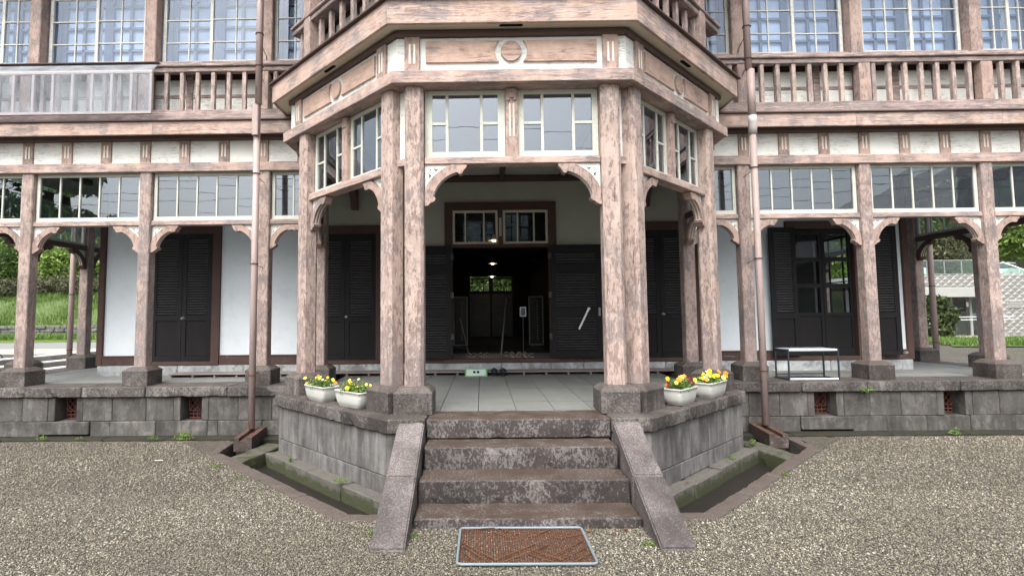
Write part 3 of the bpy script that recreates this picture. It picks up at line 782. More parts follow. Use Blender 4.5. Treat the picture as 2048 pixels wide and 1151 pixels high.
# ---- main facade lower storey
PX_ = [3.556, 5.336, 7.116, 8.27]
for sg in (-1, 1):
    for x in PX_: post(W0, sg * x, 7.77, .17, .90, 3.785, 'post', .012)
    post(W0, sg * 2.72, 7.79, .17, .90, 3.785, 'post', .012)
    # side row
    for y in (9.1, 10.46, 11.9, 13.3, 14.7): post(W0, sg * 8.27, y, .17, .90, 3.785, 'post', .012)
    # beams
    bx('beam', HALL, W0, sg * 2.93, sg * 8.42, 7.66, 7.86, 3.785, 3.92, 'beam', .006)
    bx('beam', HALL, W0, sg * 8.17, sg * 8.37, 7.86, 15.0, 3.785, 3.92, 'inner', .006)
    segs = [2.72, 3.556, 5.336, 7.116, 8.27]
    for i in range(4):
        a, b2 = segs[i] + .085, segs[i + 1] - .085
        bx('sill_beam', HALL, W0, sg * a, sg * b2, 7.715, 7.83, 2.99, 3.06, 'beam', .005)
        l = b2 - a; n = max(1, round(l / .311))
        u0, u1 = (a, b2) if sg > 0 else (-b2, -a)
        window(W0, u0 + .012, u1 - .012, 7.775, 3.062, 3.783, [u0 + .012 + .045 + (l - .024 - .09) * k / n for k in range(1, n)], bot=.06)
        if i != 0 or True:
            sc = .93 if l > 1 else .85
            bracket(W0, sg * a, sg, 7.77, 2.988, sc); bracket(W0, sg * b2, -sg, 7.77, 2.988, sc)
    # side row transoms
    FS = Fr(sg * 8.27, 0, math.pi / 2)
    ys = [7.77, 9.1, 10.46, 11.9, 13.3, 14.7]
    for i in range(5):
        a, b2 = ys[i] + .085, ys[i + 1] - .085
        bx('sill_beam', HALL, FS, a, b2, -.06, .06, 2.97, 3.06, 'inner', .005)
        l = b2 - a
        window(FS, a + .01, b2 - .01, 0, 3.062, 3.783, [a + .055 + (l - .11) * k / 4 for k in range(1, 4)], bot=.05)
        bracket(FS, a, 1, 0, 2.968, .85, mat='inner'); bracket(FS, b2, -1, 0, 2.968, .85, mat='inner')
    # frieze
    bx('frieze_backing', HALL, W0, sg * 2.95, sg * 8.4, 7.76, 7.80, 3.92, 4.30, 'mould', 0)
    xs = [5.36 + .593 * k for k in range(-4, 6)]
    for i, x in enumerate(xs):
        a, b2 = (x + .078, xs[i + 1] - .078) if i < len(xs) - 1 else (x + .078, 8.42)
        if i == 0: bx('frieze_panel', HALL, W0, sg * 2.95, sg * (x - .078), 7.715, 7.75, 3.921, 4.262, 'white', .003)
        bx('frieze_panel', HALL, W0, sg * a, sg * b2, 7.715, 7.75, 3.921, 4.262, 'white', .003)
        o = bx('pilaster', HALL, W0, sg * x - .077, sg * x + .077, 7.692, 7.75, 3.921, 4.262, 'trim', .004)
        for k in (-.024, .024): bx('flute', o, W0, sg * x + k - .011, sg * x + k + .011, 7.689, 7.70, 4.01, 4.20, 'flute', .002)
    bx('moulding', HALL, W0, sg * 2.98, sg * 8.5, 7.63, 7.76, 4.262, 4.33, 'mould', .012)
    bx('soffit_board', HALL, W0, sg * 3.0, sg * 8.55, 7.51, 7.80, 4.33, 4.345, 'soffit', 0)
    x = 3.05
    while x < 8.6:
        l = min(random.uniform(1.9, 2.6), 8.62 - x + .01)
        bx('fascia_board', HALL, W0, sg * x, sg * (x + l - .001), 7.475, 7.51, 4.283, 4.478, 'fascia', .006); x += l
    bx('flashing', HALL, W0, sg * 3.0, sg * 8.62, 7.445, 7.60, 4.479, 4.497, 'mould', .003)
    bx('ledge_board', HALL, W0, sg * 3.0, sg * 8.6, 7.50, 7.66, 4.498, 4.545, 'rail', .006)
    bx('ledge_board', HALL, W0, sg * 3.0, sg * 8.6, 7.535, 7.66, 4.547, 4.60, 'rail', .008)
    bx('base_rail', HALL, W0, sg * 2.9, sg * 8.55, 7.565, 7.66, 4.602, 4.682, 'rail', .006)
    # balustrade
    for k in range(25):
        x = 3.837 - 4 * .2335 + .2335 * k
        if x < 2.95 or min(abs(x - p) for p in PX_) < .11: continue
        bx('baluster', HALL, W0, sg * x - .029, sg * x + .029, 7.580, 7.640, 4.683, 5.262, 'baluster', .004)
    bx('hand_rail', HALL, W0, sg * 2.85, sg * 8.55, 7.565, 7.665, 5.263, 5.335, 'rail', .008)
    bx('hand_rail', HALL, W0, sg * 2.85, sg * 8.55, 7.535, 7.70, 5.336, 5.378, 'rail', .01)
    bx('panel_backing', HALL, W0, sg * 2.9, sg * 8.4, 7.86, 7.90, 4.33, 5.45, 'inner', 0)
    for i in range(len(xs)):
        a = xs[i] + .05; b2 = xs[i] + .593 - .05
        for z0, z1 in ((4.70, 4.955), (5.005, 5.24)):
            bx('wall_panel', HALL, W0, sg * a, sg * b2, 7.80, 7.86, z0, z1, 'white', .004)
        bx('stile', HALL, W0, sg * xs[i] - .05, sg * xs[i] + .05, 7.785, 7.86, 4.60, 5.33, 'rail', .004)
    bx('mid_rail', HALL, W0, sg * 2.9, sg * 8.4, 7.79, 7.86, 4.955, 5.005, 'rail', .004)
    bx('window_sill', HALL, W0, sg * 2.85, sg * 8.5, 7.62, 8.1, 5.379, 5.44, 'rail', .008)
    bx('window_sill', HALL, W0, sg * 2.85, sg * 8.45, 7.74, 8.1, 5.441, 5.515, 'rail', .006)
    for i, x in enumerate(PX_):
        post(W0, sg * x, 7.77, .175, 5.442, 7.3, 'postup', .01, 'upper_post', False)
        bx('newel', HALL, W0, sg * x - .085, sg * x + .085, 7.57, 7.70, 4.683, 5.262, 'trim', .006)
    # upper windows : two sashes in each bay
    segs = [2.75, 3.556, 5.336, 7.116, 8.27]
    for i in range(4):
        a, b2 = segs[i] + .0875, segs[i + 1] - .0875
        if i == 0: sash = [(a, b2)]
        else: m = (a + b2) / 2; sash = [(a + .03, m + .025), (m - .025, b2 - .03)]
        for j, (p, q) in enumerate(sash):
            u0, u1 = (p, q) if sg > 0 else (-q, -p)
            dd = 7.80 if j == 0 else 7.845
            zz = 0 if j == 0 else .012
            o = window(W0, u0, u1, dd, 5.516 + zz, 7.2, [(u0 + u1) / 2], [(5.84 + zz, None), (6.20 + zz, None), (6.56 + zz, None), (6.92 + zz, None)], fw=.045, th=.04, mw=.018, frame='wframe2', mun='wframe2', glass='glassup', name='sash_window', bot=.03)
            c = (u0 + u1) / 2
            lst = [(-.02, .02, 0, .03, 0, 1.55)]
            for z in (.30, .66, 1.02, 1.38): lst.append((-(u1 - u0) / 2 + .10, (u1 - u0) / 2 - .07, 0, .03, z, z + .035))
            lst += [(-(u1 - u0) / 2 + .03, -(u1 - u0) / 2 + .12, 0, .035, 0, 1.55), ((u1 - u0) / 2 - .07, (u1 - u0) / 2 - .02, 0, .035, 0, 1.55), (-(u1 - u0) / 2, (u1 - u0) / 2, 0, .035, 1.05, 1.7)]
            boxes('reflected_bars', HALL, W0.at(c, 8.0 + .002 * j, 5.516), lst[:1] + lst[1:5] + lst[5:7], 'innerw')  # added bars standing in for the reflection of the outer muntins
            bx('painted_sky', HALL, W0, u0 + .02, u1 - .02, 8.045, 8.05, 5.516, 6.60, 'painted_sky', 0)  # added panel, coloured as reflected sky
    bx('inner_wall', HALL, W0, sg * 2.6, sg * 8.4, 8.06, 8.16, 4.1, 7.3, 'revealb', 0)
    bx('top_beam', HALL, W0, sg * 2.6, sg * 8.45, 7.68, 7.9, 7.2, 7.4, 'beam', .006)
# roof over everything
RF = [(-9.0, 7.0), (9.0, 7.0), (9.0, 19.6), (-9.0, 19.6)]
vs = [(-9.1, 7.0, 7.4), (9.1, 7.0, 7.4), (9.1, 19.8, 7.4), (-9.1, 19.8, 7.4), (-9.1, 7.0, 7.52), (9.1, 7.0, 7.52), (9.1, 19.8, 7.52), (-9.1, 19.8, 7.52), (-5, 13.4, 10.2), (5, 13.4, 10.2)]
link('roof', mesh('roof', vs, [(3, 2, 1, 0), (0, 1, 5, 4), (1, 2, 6, 5), (2, 3, 7, 6), (3, 0, 4, 7), (4, 5, 9, 8), (5, 6, 9), (6, 7, 8, 9), (7, 4, 8)], 'tile'), None, HALL)
bx('upper_floor', HALL, W0, -8.3, 8.3, 7.95, 19.3, 4.06, 4.25, 'inner', 0)
for sg in (-1, 1): bx('upper_side_wall', HALL, W0, sg * 8.2, sg * 8.35, 7.9, 19.3, 4.2, 7.4, 'beam', 0)
bx('upper_back_wall', HALL, W0, -8.3, 8.3, 19.2, 19.35, 4.2, 7.4, 'beam', 0)
# ================================================================== BAY
BAYC = [(-1.2, 5.45), (1.2, 5.45), (2.85, 7.1), (2.85, 8.97), (-2.85, 8.97), (-2.85, 7.1)]
prism('porch_ceiling', HALL, Matrix.Identity(4), BAYC, 4.02, 4.05, 'ceil', 'Z')
for sg in (-1, 1):
    bx('veranda_ceiling', HALL, W0, sg * 2.85, sg * 8.2, 7.82, 8.97, 4.0, 4.03, 'ceil', 0)
    bx('veranda_ceiling', HALL, W0, sg * 6.8, sg * 8.2, 8.97, 15.2, 4.0, 4.03, 'ceil', 0)
for x in (-2.03, -1.0, .03, 1.06, 2.09): bx('ceiling_joist', HALL, W0, x - .04, x + .04, 5.6 + max(0, abs(x) - 1.2), 8.93, 3.93, 4.018, 'inner', .004)
for sg in (-1, 1):
    for x in (3.1, 4.1, 5.1, 6.1, 7.1): bx('ceiling_joist', HALL, W0, sg * x - .04, sg * x + .04, 7.87, 8.93, 3.91, 3.998, 'inner', .004)
bx('wall_beam', HALL, W0, -6.84, 6.84, 8.92, 8.98, 3.905, 3.999, 'inner', .004)
# posts
for sg in (-1, 1):
    post(W0, sg * 1.01, 5.37, .195, .90, 3.968, 'postbay', .03, 'porch_post', pw=.38, zo=.003)
    x, y = cw(sg, .22, .17); post(Fr(x, y, sg * Q), 0, 0, .195, .90, 3.966, 'postbay', .03, 'porch_post', pw=.38)
    x, y = cw(sg, 2.05, .14); post(Fr(x, y, sg * Q), 0, 0, .195, .90, 3.966, 'postbay', .03, 'porch_post', pw=.38)
    # upper posts
    for s_ in (.22, 2.05):
        x, y = cw(sg, s_, .17); post(Fr(x, y, sg * Q), 0, 0, .17, 4.84, 7.3, 'postup', .01, 'upper_post', False)
    post(W0, sg * 1.01, 5.40, .17, 4.84, 7.3, 'postup', .01, 'upper_post', False)
def ring(d0, d1, far=None, front=True):
    """polygons (front, right, left) of a strip of the bay between inward offsets d0<d1, mitred at the corners"""
    c = math.tan(Q / 2)
    f = [(-1.228 + d0 * c, 5.2 + d0), (1.228 - d0 * c, 5.2 + d0), (1.228 - d1 * c, 5.2 + d1), (-1.228 + d1 * c, 5.2 + d1)]
    return f
def strip(name, d0, d1, z0, z1, mat, ext=SL, bev=.004):
    """mitred bands running round the three faces; each piece oriented so wood grain follows it"""
    c = math.tan(Q / 2); zc = (z0 + z1) / 2; hz = (z1 - z0) / 2
    out = []
    fpts = [(-1.228 + d0 * c, d0), (1.228 - d0 * c, d0), (1.228 - d1 * c, d1), (-1.228 + d1 * c, d1)]
    out.append(prism(name, HALL, FRONT.at(0, 0, zc), fpts, -hz, hz, mat, 'Z'))
    rp = [(d0 * c, d0), (ext, d0), (ext, d1), (d1 * c, d1)]
    out.append(prism(name, HALL, CR.at(0, 0, zc), rp, -hz, hz, mat, 'Z'))
    lp = [(SL - ext, d0), (SL - d0 * c, d0), (SL - d1 * c, d1), (SL - ext, d1)]
    out.append(prism(name, HALL, CL.at(0, 0, zc), lp, -hz, hz, mat, 'Z'))
    for o in out:
        me = o.data; bm = bmesh.new(); bm.from_mesh(me)
        bmesh.ops.dissolve_limit(bm, angle_limit=.01, verts=bm.verts, edges=bm.edges)
        bmesh.ops.bevel(bm, geom=[e for e in bm.edges if len(e.link_faces) == 2 and e.calc_face_angle(0) > 1.], offset=bev, segments=1, affect='EDGES')
        bm.to_mesh(me); bm.free()
    return out
strip('porch_beam', 0, .22, 3.97, 4.10, 'beam', SL, .006)
strip('frieze_board', .10, .14, 4.101, 4.487, 'white', 2.45, .002)
strip('moulding', .055, .20, 4.488, 4.56, 'mould', 2.5, .014)
strip('soffit_board', -.06, .30, 4.561, 4.575, 'soffit', 2.62, .001)
strip('fascia_board', -.085, -.05, 4.545, 4.798, 'fascia', 2.70, .006)
strip('flashing', -.125, .04, 4.80, 4.822, 'mould', 2.74, .003)
strip('eave_roof', -.05, .50, 4.823, 4.845, 'mould', 2.6, .002)
for sg in (-1, 1):
    x = 2.995; bx('porch_beam', HALL, W0, sg * (x - .2), sg * (x - .005), 7.02, 7.72, 3.972, 4.098, 'beam', .006)
    bx('frieze_board', HALL, W0, sg * 2.86, sg * 2.90, 6.98, 7.75, 4.10, 4.49, 'white', .002)
    x, y = cw(sg, 2.70, -.07)
    bx('fascia_board', HALL, W0, sg * (abs(x) - .03), sg * abs(x), y, 7.60, 4.546, 4.797, 'fascia', .006)
    bx('soffit_board', HALL, W0, sg * 2.8, sg * (abs(x) - .03), y - .05, 7.60, 4.563, 4.577, 'soffit', 0)
    bx('flashing', HALL, W0, sg * 2.8, sg * (abs(x) + .03), y - .04, 7.60, 4.799, 4.824, 'mould', .003)
# frieze decoration
def disc(r0, r1, n=28, a0=0, a1=2 * math.pi): return [(r0 * math.cos(a0 + (a1 - a0) * i / n), r0 * math.sin(a0 + (a1 - a0) * i / n)) for i in range(n)]
def frieze_dec(fr, c, half, pil):
    zc = 4.331
    for sd_ in (-1, 1):
        pts = [(sd_ * half, -.112), (sd_ * half, .112)]
        R_ = .168; a0 = math.asin(.112 / R_)
        for i in range(9):
            a = a0 - 2 * a0 * i / 8; pts.append((sd_ * R_ * math.cos(a) if True else 0, R_ * math.sin(a)))
        # horn tips
        pts = [(sd_ * half, -.112), (sd_ * half, .112), (sd_ * (R_ * math.cos(a0) - .0), .112)] + [(sd_ * R_ * math.cos(a0 - 2 * a0 * i / 8), R_ * math.sin(a0 - 2 * a0 * i / 8)) for i in range(1, 8)] + [(sd_ * R_ * math.cos(a0), -.112)]
        prism('raised_panel', HALL, fr.at(c, .088, zc), pts, -.012, .012, 'panelpink', 'Y')
    prism('roundel', HALL, fr.at(c, .086, zc), disc(.106, 0), -.014, .014, 'panelpink', 'Y')
    for p in pil:
        o = bx('pilaster', HALL, fr, p - .08, p + .08, .066, .10, 4.102, 4.487, 'trim', .004)
        for k in (-.024, .024): bx('flute', o, fr, p + k - .010, p + k + .010, .063, .07, 4.20, 4.41, 'flute', .002)
frieze_dec(FRONT, 0, .885, (-1.025, 1.025))
for sg, fr in ((1, CR), (-1, CL)):
    frieze_dec(fr, cs(sg, 1.26), .83, (cs(sg, .29), cs(sg, 2.23)))
for fr, c in ((FRONT, 0), (CR, 1.26), (CL, SL - 1.26)):
    prism('soffit_vent', HALL, fr.at(c, 0.0, 4.5585), [(-.10, -.022), (.10, -.022), (.118, -.012), (.124, 0), (.118, .012), (.10, .022), (-.10, .022), (-.118, .012), (-.124, 0), (-.118, -.012)], -.0015, .0015, 'black', 'Z')
# sill beam and windows below the frieze
bx('sill_beam', HALL, FRONT, -.905, .905, .13, .27, 3.165, 3.237, 'beam', .005)
MU = bx('mullion', HALL, FRONT, -.062, .066, .145, .24, 3.238, 3.965, 'trim', .004)
for k in (-.018, .022): bx('flute', MU, FRONT, k - .008, k + .008, .141, .15, 3.45, 3.80, 'flute', .002)
bx('mullion_block', MU, FRONT, -.045, .049, .132, .15, 3.86, 3.96, 'trim', .003)
for sgx in (-1, 1): bx('mullion_block', MU, FRONT, .002 + sgx * .034 - .016, .002 + sgx * .034 + .016, .130, .15, 3.83, 3.858, 'trim', .003)
for sgx in (-1, 1):
    a, b2 = (.07, .905) if sgx > 0 else (-.905, -.066)
    v = [.325, .65] if sgx > 0 else [-.675, -.313]
    window(FRONT, a, b2, .215, 3.24, 3.965, v, [(3.612, (0, 2))], fw=.045, bot=.07, fws=.075 if sgx < 0 else .06, mw=.03, name='porch_window')
for sg, fr in ((1, CR), (-1, CL)):
    lo, hi = .33, 1.94
    u0, u1 = sorted((cs(sg, lo), cs(sg, hi))); um = (u0 + u1) / 2
    bx('sill_beam', HALL, fr, u0 - .03, u1 + .03, .10, .25, 3.10, 3.178, 'beam', .005)
    m_ = bx('mullion', HALL, fr, um - .06, um + .06, .13, .24, 3.18, 3.963, 'trim', .004)
    bx('mullion_block', m_, fr, um - .045, um + .045, .118, .135, 3.84, 3.96, 'trim', .003)
    for a, b2 in ((u0, um - .06), (um + .06, u1)):
        L_ = b2 - a
        window(fr, a, b2, .20, 3.18, 3.963, [a + .05 + (L_ - .1) * .27, a + .05 + (L_ - .1) * .75], [(3.57, (0, 2))], fw=.045, bot=.05, mw=.026, name='porch_window')
    bracket(fr, cs(sg, .325), 1 if sg > 0 else -1, .17, 3.098, .9)
    bracket(fr, cs(sg, 1.945), -1 if sg > 0 else 1, .17, 3.098, .9)
    # corner boards between the paired posts
    p0 = Vector((sg * 1.10, 5.42)); p1 = Vector(cw(sg, .13, .22)); 
    a_ = math.atan2(p1.y - p0.y, p1.x - p0.x); ff = Fr(p0.x, p0.y, a_); L_ = (p1 - p0).length
    bx('corner_board', HALL, ff, -.02, L_ + .04, -.01 if sg < 0 else -.01, .02, 3.24, 3.962, 'whitev', .002)
    bx('sill_beam', HALL, ff, -.03, L_ + .05, -.05, .05, 3.162, 3.236, 'beam', .004)
    # transom over the return bay
    x = sg * 2.72
    bx('sill_beam', HALL, W0, x - .05, x + .05, 7.05, 7.70, 2.99, 3.07, 'inner', .004)
    FSr = Fr(x, 0, math.pi / 2)
    window(FSr, 7.08, 7.68, 0, 3.075, 3.78, [7.28, 7.48], name='transom_window')
    bx('beam', HALL, W0, x - .09, x + .09, 6.95, 7.70, 3.785, 3.96, 'inner', .004)
    bracket(FSr, 7.70, -1, 0, 2.988, .85); bracket(FSr, 6.93, 1, 0, 2.988, .7)
    # hanging bracket on the wall
    xb = sg * 2.50
    pts = [(8.98, 3.9), (8.62, 3.9), (8.66, 3.80), (8.76, 3.68), (8.84, 3.60), (8.87, 3.52), (8.90, 3.44), (8.98, 3.44)]
    prism('wall_bracket', HALL, Matrix.Translation((xb, 8.8, 3.7)), [(p - 8.8, q - 3.7) for p, q in pts], -.055, .055, 'inner', 'X')
bracket(FRONT, -.905, 1, .17, 3.162, 1.0); bracket(FRONT, .905, -1, .17, 3.162, 1.0)
# upper bay wall and balustrade
for nm, fr, u0, u1 in (('F', FRONT, -1.1, 1.1), ('R', CR, .1, SL - .12), ('L', CL, .12, SL - .1)):
    bx('upper_wall', HALL, fr, u0, u1, .40, .46, 4.84, 5.56, 'inner', 0)
    n = 4; L_ = (u1 - u0) / n
    for k in range(n):
        for z0, z1 in ((4.92, 5.14), (5.19, 5.45)): bx('wall_panel', HALL, fr, u0 + L_ * k + .05, u0 + L_ * (k + 1) - .05, .37, .40, z0, z1, 'white', .003)
    k = 0; u = u0 + .05
    while u < u1:
        bx('baluster', HALL, fr, u - .03, u + .03, .16, .215, 4.85, 5.49, 'baluster', .004); u += .262
    bx('hand_rail', HALL, fr, u0 - .1, u1 + .24, .10, .26, 5.491, 5.56, 'rail', .01)
    bx('hand_rail', HALL, fr, u0 - .1, u1 + .24, .07, .29, 5.561, 5.60, 'rail', .01)
    bx('window_sill', HALL, fr, u0, u1, .25, .5, 5.58, 5.66, 'rail', .006)
    window(fr, u0 + .05, u1 - .05, .36, 5.66, 7.2, [u0 + .05 + (u1 - u0 - .1) * q / 6 for q in range(1, 6)], [(6.0, None), (6.35, None), (6.7, None)], name='sash_window', frame='wframe2', mun='wframe2', glass='glassup')
    bx('painted_sky', HALL, fr, u0 + .2, u1 - .2, .60, .605, 5.6, 7.2, 'painted_sky', 0)
prism('upper_bay_floor', HALL, Matrix.Identity(4), [(-1.2, 5.6), (1.2, 5.6), (2.9, 7.3), (2.9, 8.1), (-2.9, 8.1), (-2.9, 7.3)], 4.70, 4.835, 'inner', 'Z')
prism('upper_bay_roof', HALL, Matrix.Identity(4), [(-1.6, 4.6), (1.6, 4.6), (3.6, 6.7), (3.6, 8.1), (-3.6, 8.1), (-3.6, 6.7)], 7.3, 7.45, 'tile', 'Z')

# ================================================================== BACK WALL, DOORS
YW = 8.98
def wallseg(u0, u1, z0, z1, mat='plaster'): return bx('plaster_wall', HALL, W0, u0, u1, YW, YW + .14, z0, z1, mat, 0)
D1, D2 = (-5.965, -4.945), (-3.20, -2.14)
openings = [(-.957, .957, .86, 3.55), (4.93, 6.07, .86, 3.10)]
wallseg(-6.80, -3.33, .955, 3.91); wallseg(3.33, 4.93, .955, 3.91)
bx('plaster_wall', HALL, W0, -3.33, -.957, YW, YW + .14, .955, 3.91, 'shadeplaster', 0); bx('plaster_wall', HALL, W0, .957, 3.33, YW, YW + .14, .955, 3.91, 'shadeplaster', 0); wallseg(6.07, 6.80, .955, 3.91)  # porch wall pieces carry the painted-in shade
bx('plaster_wall', HALL, W0, -.957, .957, YW, YW + .14, 3.55, 3.91, 'shadeplaster', 0); wallseg(4.93, 6.07, 3.10, 3.91)
for a, b2 in ((-6.84, -6.10), (-4.80, -3.33), (-2.0, -.98), (.98, 2.0), (3.33, 4.80), (6.2, 6.84)):
    bx('base_board', HALL, W0, a, b2, 8.94, 9.1, .808, .955, 'sillb', .006)
    bx('board_cap', HALL, W0, a, b2, 8.93, 8.985, .956, .975, 'frame_brown', .004)
for a, b2 in ((-6.10, -4.80), (-3.33, -2.0), (-.98, .98), (2.0, 3.33), (4.80, 6.2)):
    bx('threshold', HALL, W0, a, b2, 8.915, 9.1, .81, .874, 'frame_brown', .006)
x = -6.87
while x < 6.86:
    l = min(1.37, 6.87 - x + .01); bx('wall_plinth', HALL, W0, x + .002, x + l - .002, 8.93 + random.uniform(-.002, .002), 9.1, ZF - .05, .806, 'plinthc', .006); x += 1.374
for sg in (-1, 1):
    bx('corner_post', HALL, W0, sg * 6.80, sg * 6.90, 8.93, 9.12, .81, 3.9, 'frame_brown', .006)
    bx('side_wall', HALL, W0, sg * 6.72, sg * 6.86, 9.13, 10.0, .55, 4.0, 'plaster', 0)
    bx('side_wall', HALL, W0, sg * 6.72, sg * 6.86, 11.2, 19.2, .55, 4.0, 'plaster', 0)
    bx('side_wall', HALL, W0, sg * 6.72, sg * 6.86, 10.0, 11.2, .55, 1.4, 'plaster', 0)
    bx('side_wall', HALL, W0, sg * 6.72, sg * 6.86, 10.0, 11.2, 3.1, 4.0, 'plaster', 0)
    window(Fr(sg * 6.79, 0, math.pi / 2), 10.0, 11.2, 0, 1.4, 3.1, [10.4, 10.8], [(2.2, None)], name='side_window', frame='frame_brown', mun='frame_brown', glass='glassdk')
bx('back_wall', HALL, W0, -6.8, -1.0, 18.9, 19.05, .55, 4.1, 'plaster', 0)
bx('back_wall', HALL, W0, 1.0, 6.8, 18.9, 19.05, .55, 4.1, 'plaster', 0)
bx('ground_floor', HALL, W0, -6.75, 6.75, 10.35, 19.0, .60, .869, 'hallw', 0)
bx('entry_floor', HALL, W0, -1.4, 1.4, 9.1, 10.35, .60, .866, 'hallfloor', 0)
bx('ground_floor', HALL, W0, 1.45, 6.75, 9.1, 10.35, .60, .868, 'hallw', 0)
def frame3(name, u0, u1, z0, z1, wdt, d0, d1, mat='frame_brown'):
    boxes(name, HALL, W0.at((u0 + u1) / 2, 0, 0), [(-(u1 - u0) / 2 - wdt, -(u1 - u0) / 2, d0, d1, z0, z1 + wdt), ((u1 - u0) / 2, (u1 - u0) / 2 + wdt, d0, d1, z0, z1 + wdt), (-(u1 - u0) / 2, (u1 - u0) / 2, d0, d1, z1, z1 + wdt)], mat)
def louvre_leaf(fr, u0, u1, d, z0, z1, groups, panels=(), th=.04, st=.075, knob=None, joined=False, nm='shutter'):
    """groups: (za, zb) louvre fields; the rest of the leaf is rails"""
    M = fr.at((u0 + u1) / 2, d, 0); h = (u1 - u0) / 2
    zs = sorted([q for g in groups for q in g] + [q for g in panels for q in g]); lst = [(-h, -h + st, -th / 2, th / 2, z0, z1), (h - st, h, -th / 2, th / 2, z0, z1)]
    prev = z0
    for a, b2 in sorted(list(groups) + list(panels)): lst.append((-h + st, h - st, -th / 2, th / 2, prev, a)); prev = b2
    lst.append((-h + st, h - st, -th / 2, th / 2, prev, z1))
    leaf = boxes(nm, HALL, M, lst, 'door')
    for a, b2 in panels: bx('door_panel', leaf, fr, u0 + st, u1 - st, d - .006, d + .012, a, b2, 'door', .003)
    rot = Matrix.Rotation(math.radians(-38), 4, 'X')
    for a, b2 in groups:
        n = max(2, int(round((b2 - a) / .043))); 
        bx('louvre_back', leaf, fr, u0 + st, u1 - st, d + .014, d + .018, a, b2, 'black', 0)
        if joined:
            vs, fs = [], []
            for k in range(n):
                z = a + (b2 - a) * (k + .5) / n; c_, s_ = math.cos(math.radians(-38)), math.sin(math.radians(-38)); b0 = len(vs)
                for yy, zz in ((-.017, -.0045), (.017, -.0045), (.017, .0045), (-.017, .0045)):
                    y2, z2 = yy * c_ - zz * s_, yy * s_ + zz * c_
                    vs += [(-h + st, y2 - .002, z + z2), (h - st, y2 - .002, z + z2)]
                for q in range(4): fs.append((b0 + 2 * q, b0 + 2 * q + 1, b0 + 2 * ((q + 1) % 4) + 1, b0 + 2 * ((q + 1) % 4)))
            tag(link('louvre_slats', mesh('slats', vs, fs, 'slat'), M, leaf), kind='stuff')
        else:
            for k in range(n):
                z = a + (b2 - a) * (k + .5) / n
                link('slat', box_me(u1 - u0 - 2 * st, .034, .009, 'slat', 0), fr.at((u0 + u1) / 2, d - .002, z) @ rot, leaf)
    if knob is not None:
        vs, fs = tube_geo([(0, 0, 0), (0, -.012, 0), (0, -.022, 0), (0, -.045, 0), (0, -.055, 0)], [.028, .028, .010, .022, .010], 10)
        link('knob', mesh('knob', vs, fs, 'steel', True), fr.at(knob, d - th / 2, 1.60), leaf)
    return leaf
# left closed shutters
frame3('door_frame', D1[0] - .005, D1[1] + .005, .875, 3.05, .135, 8.93, 9.1)
louvre_leaf(W0, D1[0], -5.458, 8.955, .88, 3.045, [(1.655, 2.965)], [(.96, 1.56)], joined=False)
louvre_leaf(W0, -5.452, D1[1], 8.955, .88, 3.045, [(1.655, 2.965)], [(.96, 1.56)], knob=-5.42)
frame3('door_frame', D2[0] - .005, D2[1] + .005, .875, 3.02, .15, 8.93, 9.1)
louvre_leaf(W0, D2[0], -2.663, 8.955, .88, 3.015, [(1.60, 2.90)], [(.96, 1.52)], joined=True)
louvre_leaf(W0, -2.657, D2[1], 8.955, .88, 3.015, [(1.60, 2.90)], [(.96, 1.52)], knob=-2.63)
E2 = (2.18, 3.22)
frame3('door_frame', E2[0] - .005, E2[1] + .005, .875, 3.03, .15, 8.93, 9.1)
louvre_leaf(W0, E2[0], 2.697, 8.955, .88, 3.025, [(1.60, 2.90)], [(.96, 1.52)], joined=True)
louvre_leaf(W0, 2.703, E2[1], 8.955, .88, 3.025, [(1.60, 2.90)], [(.96, 1.52)], knob=2.73)
# right glazed door with opened shutters
frame3('door_frame', 4.98, 5.985, .875, 3.03, .13, 8.93, 9.1)
for a, b2, in ((4.985, 5.478), (5.486, 5.98)):
    h = (b2 - a) / 2; st = .05
    lf = boxes('glazed_door', HALL, W0.at((a + b2) / 2, 9.02, 0), [(-h, -h + st, -.02, .02, .88, 3.0), (h - st, h, -.02, .02, .88, 3.0), (-h + st, h - st, -.02, .02, .88, 1.0), (-h + st, h - st, -.02, .02, 1.54, 1.60), (-h + st, h - st, -.02, .02, 2.02, 2.09), (-h + st, h - st, -.02, .02, 2.47, 2.54), (-h + st, h - st, -.02, .02, 2.93, 3.0)], 'door')
    bx('door_panel', lf, W0, a + st, b2 - st, 9.012, 9.03, 1.0, 1.54, 'door', .003)
    for z0, z1 in ((1.60, 2.02), (2.09, 2.47), (2.54, 2.93)): bx('pane', lf, W0, a + st, b2 - st, 9.018, 9.022, z0, z1, 'glassdk', 0)
fl = Fr(4.507, 8.838, math.radians(7.5)); louvre_leaf(fl, .0, .467, 0, .89, 3.04, [(1.60, 2.96)], [(.96, 1.50)], joined=False)
fr_ = Fr(6.12, 8.90, math.radians(-8)); louvre_leaf(fr_, .0, .50, 0, .89, 3.04, [(1.60, 2.96)], [(.96, 1.50)], joined=True)
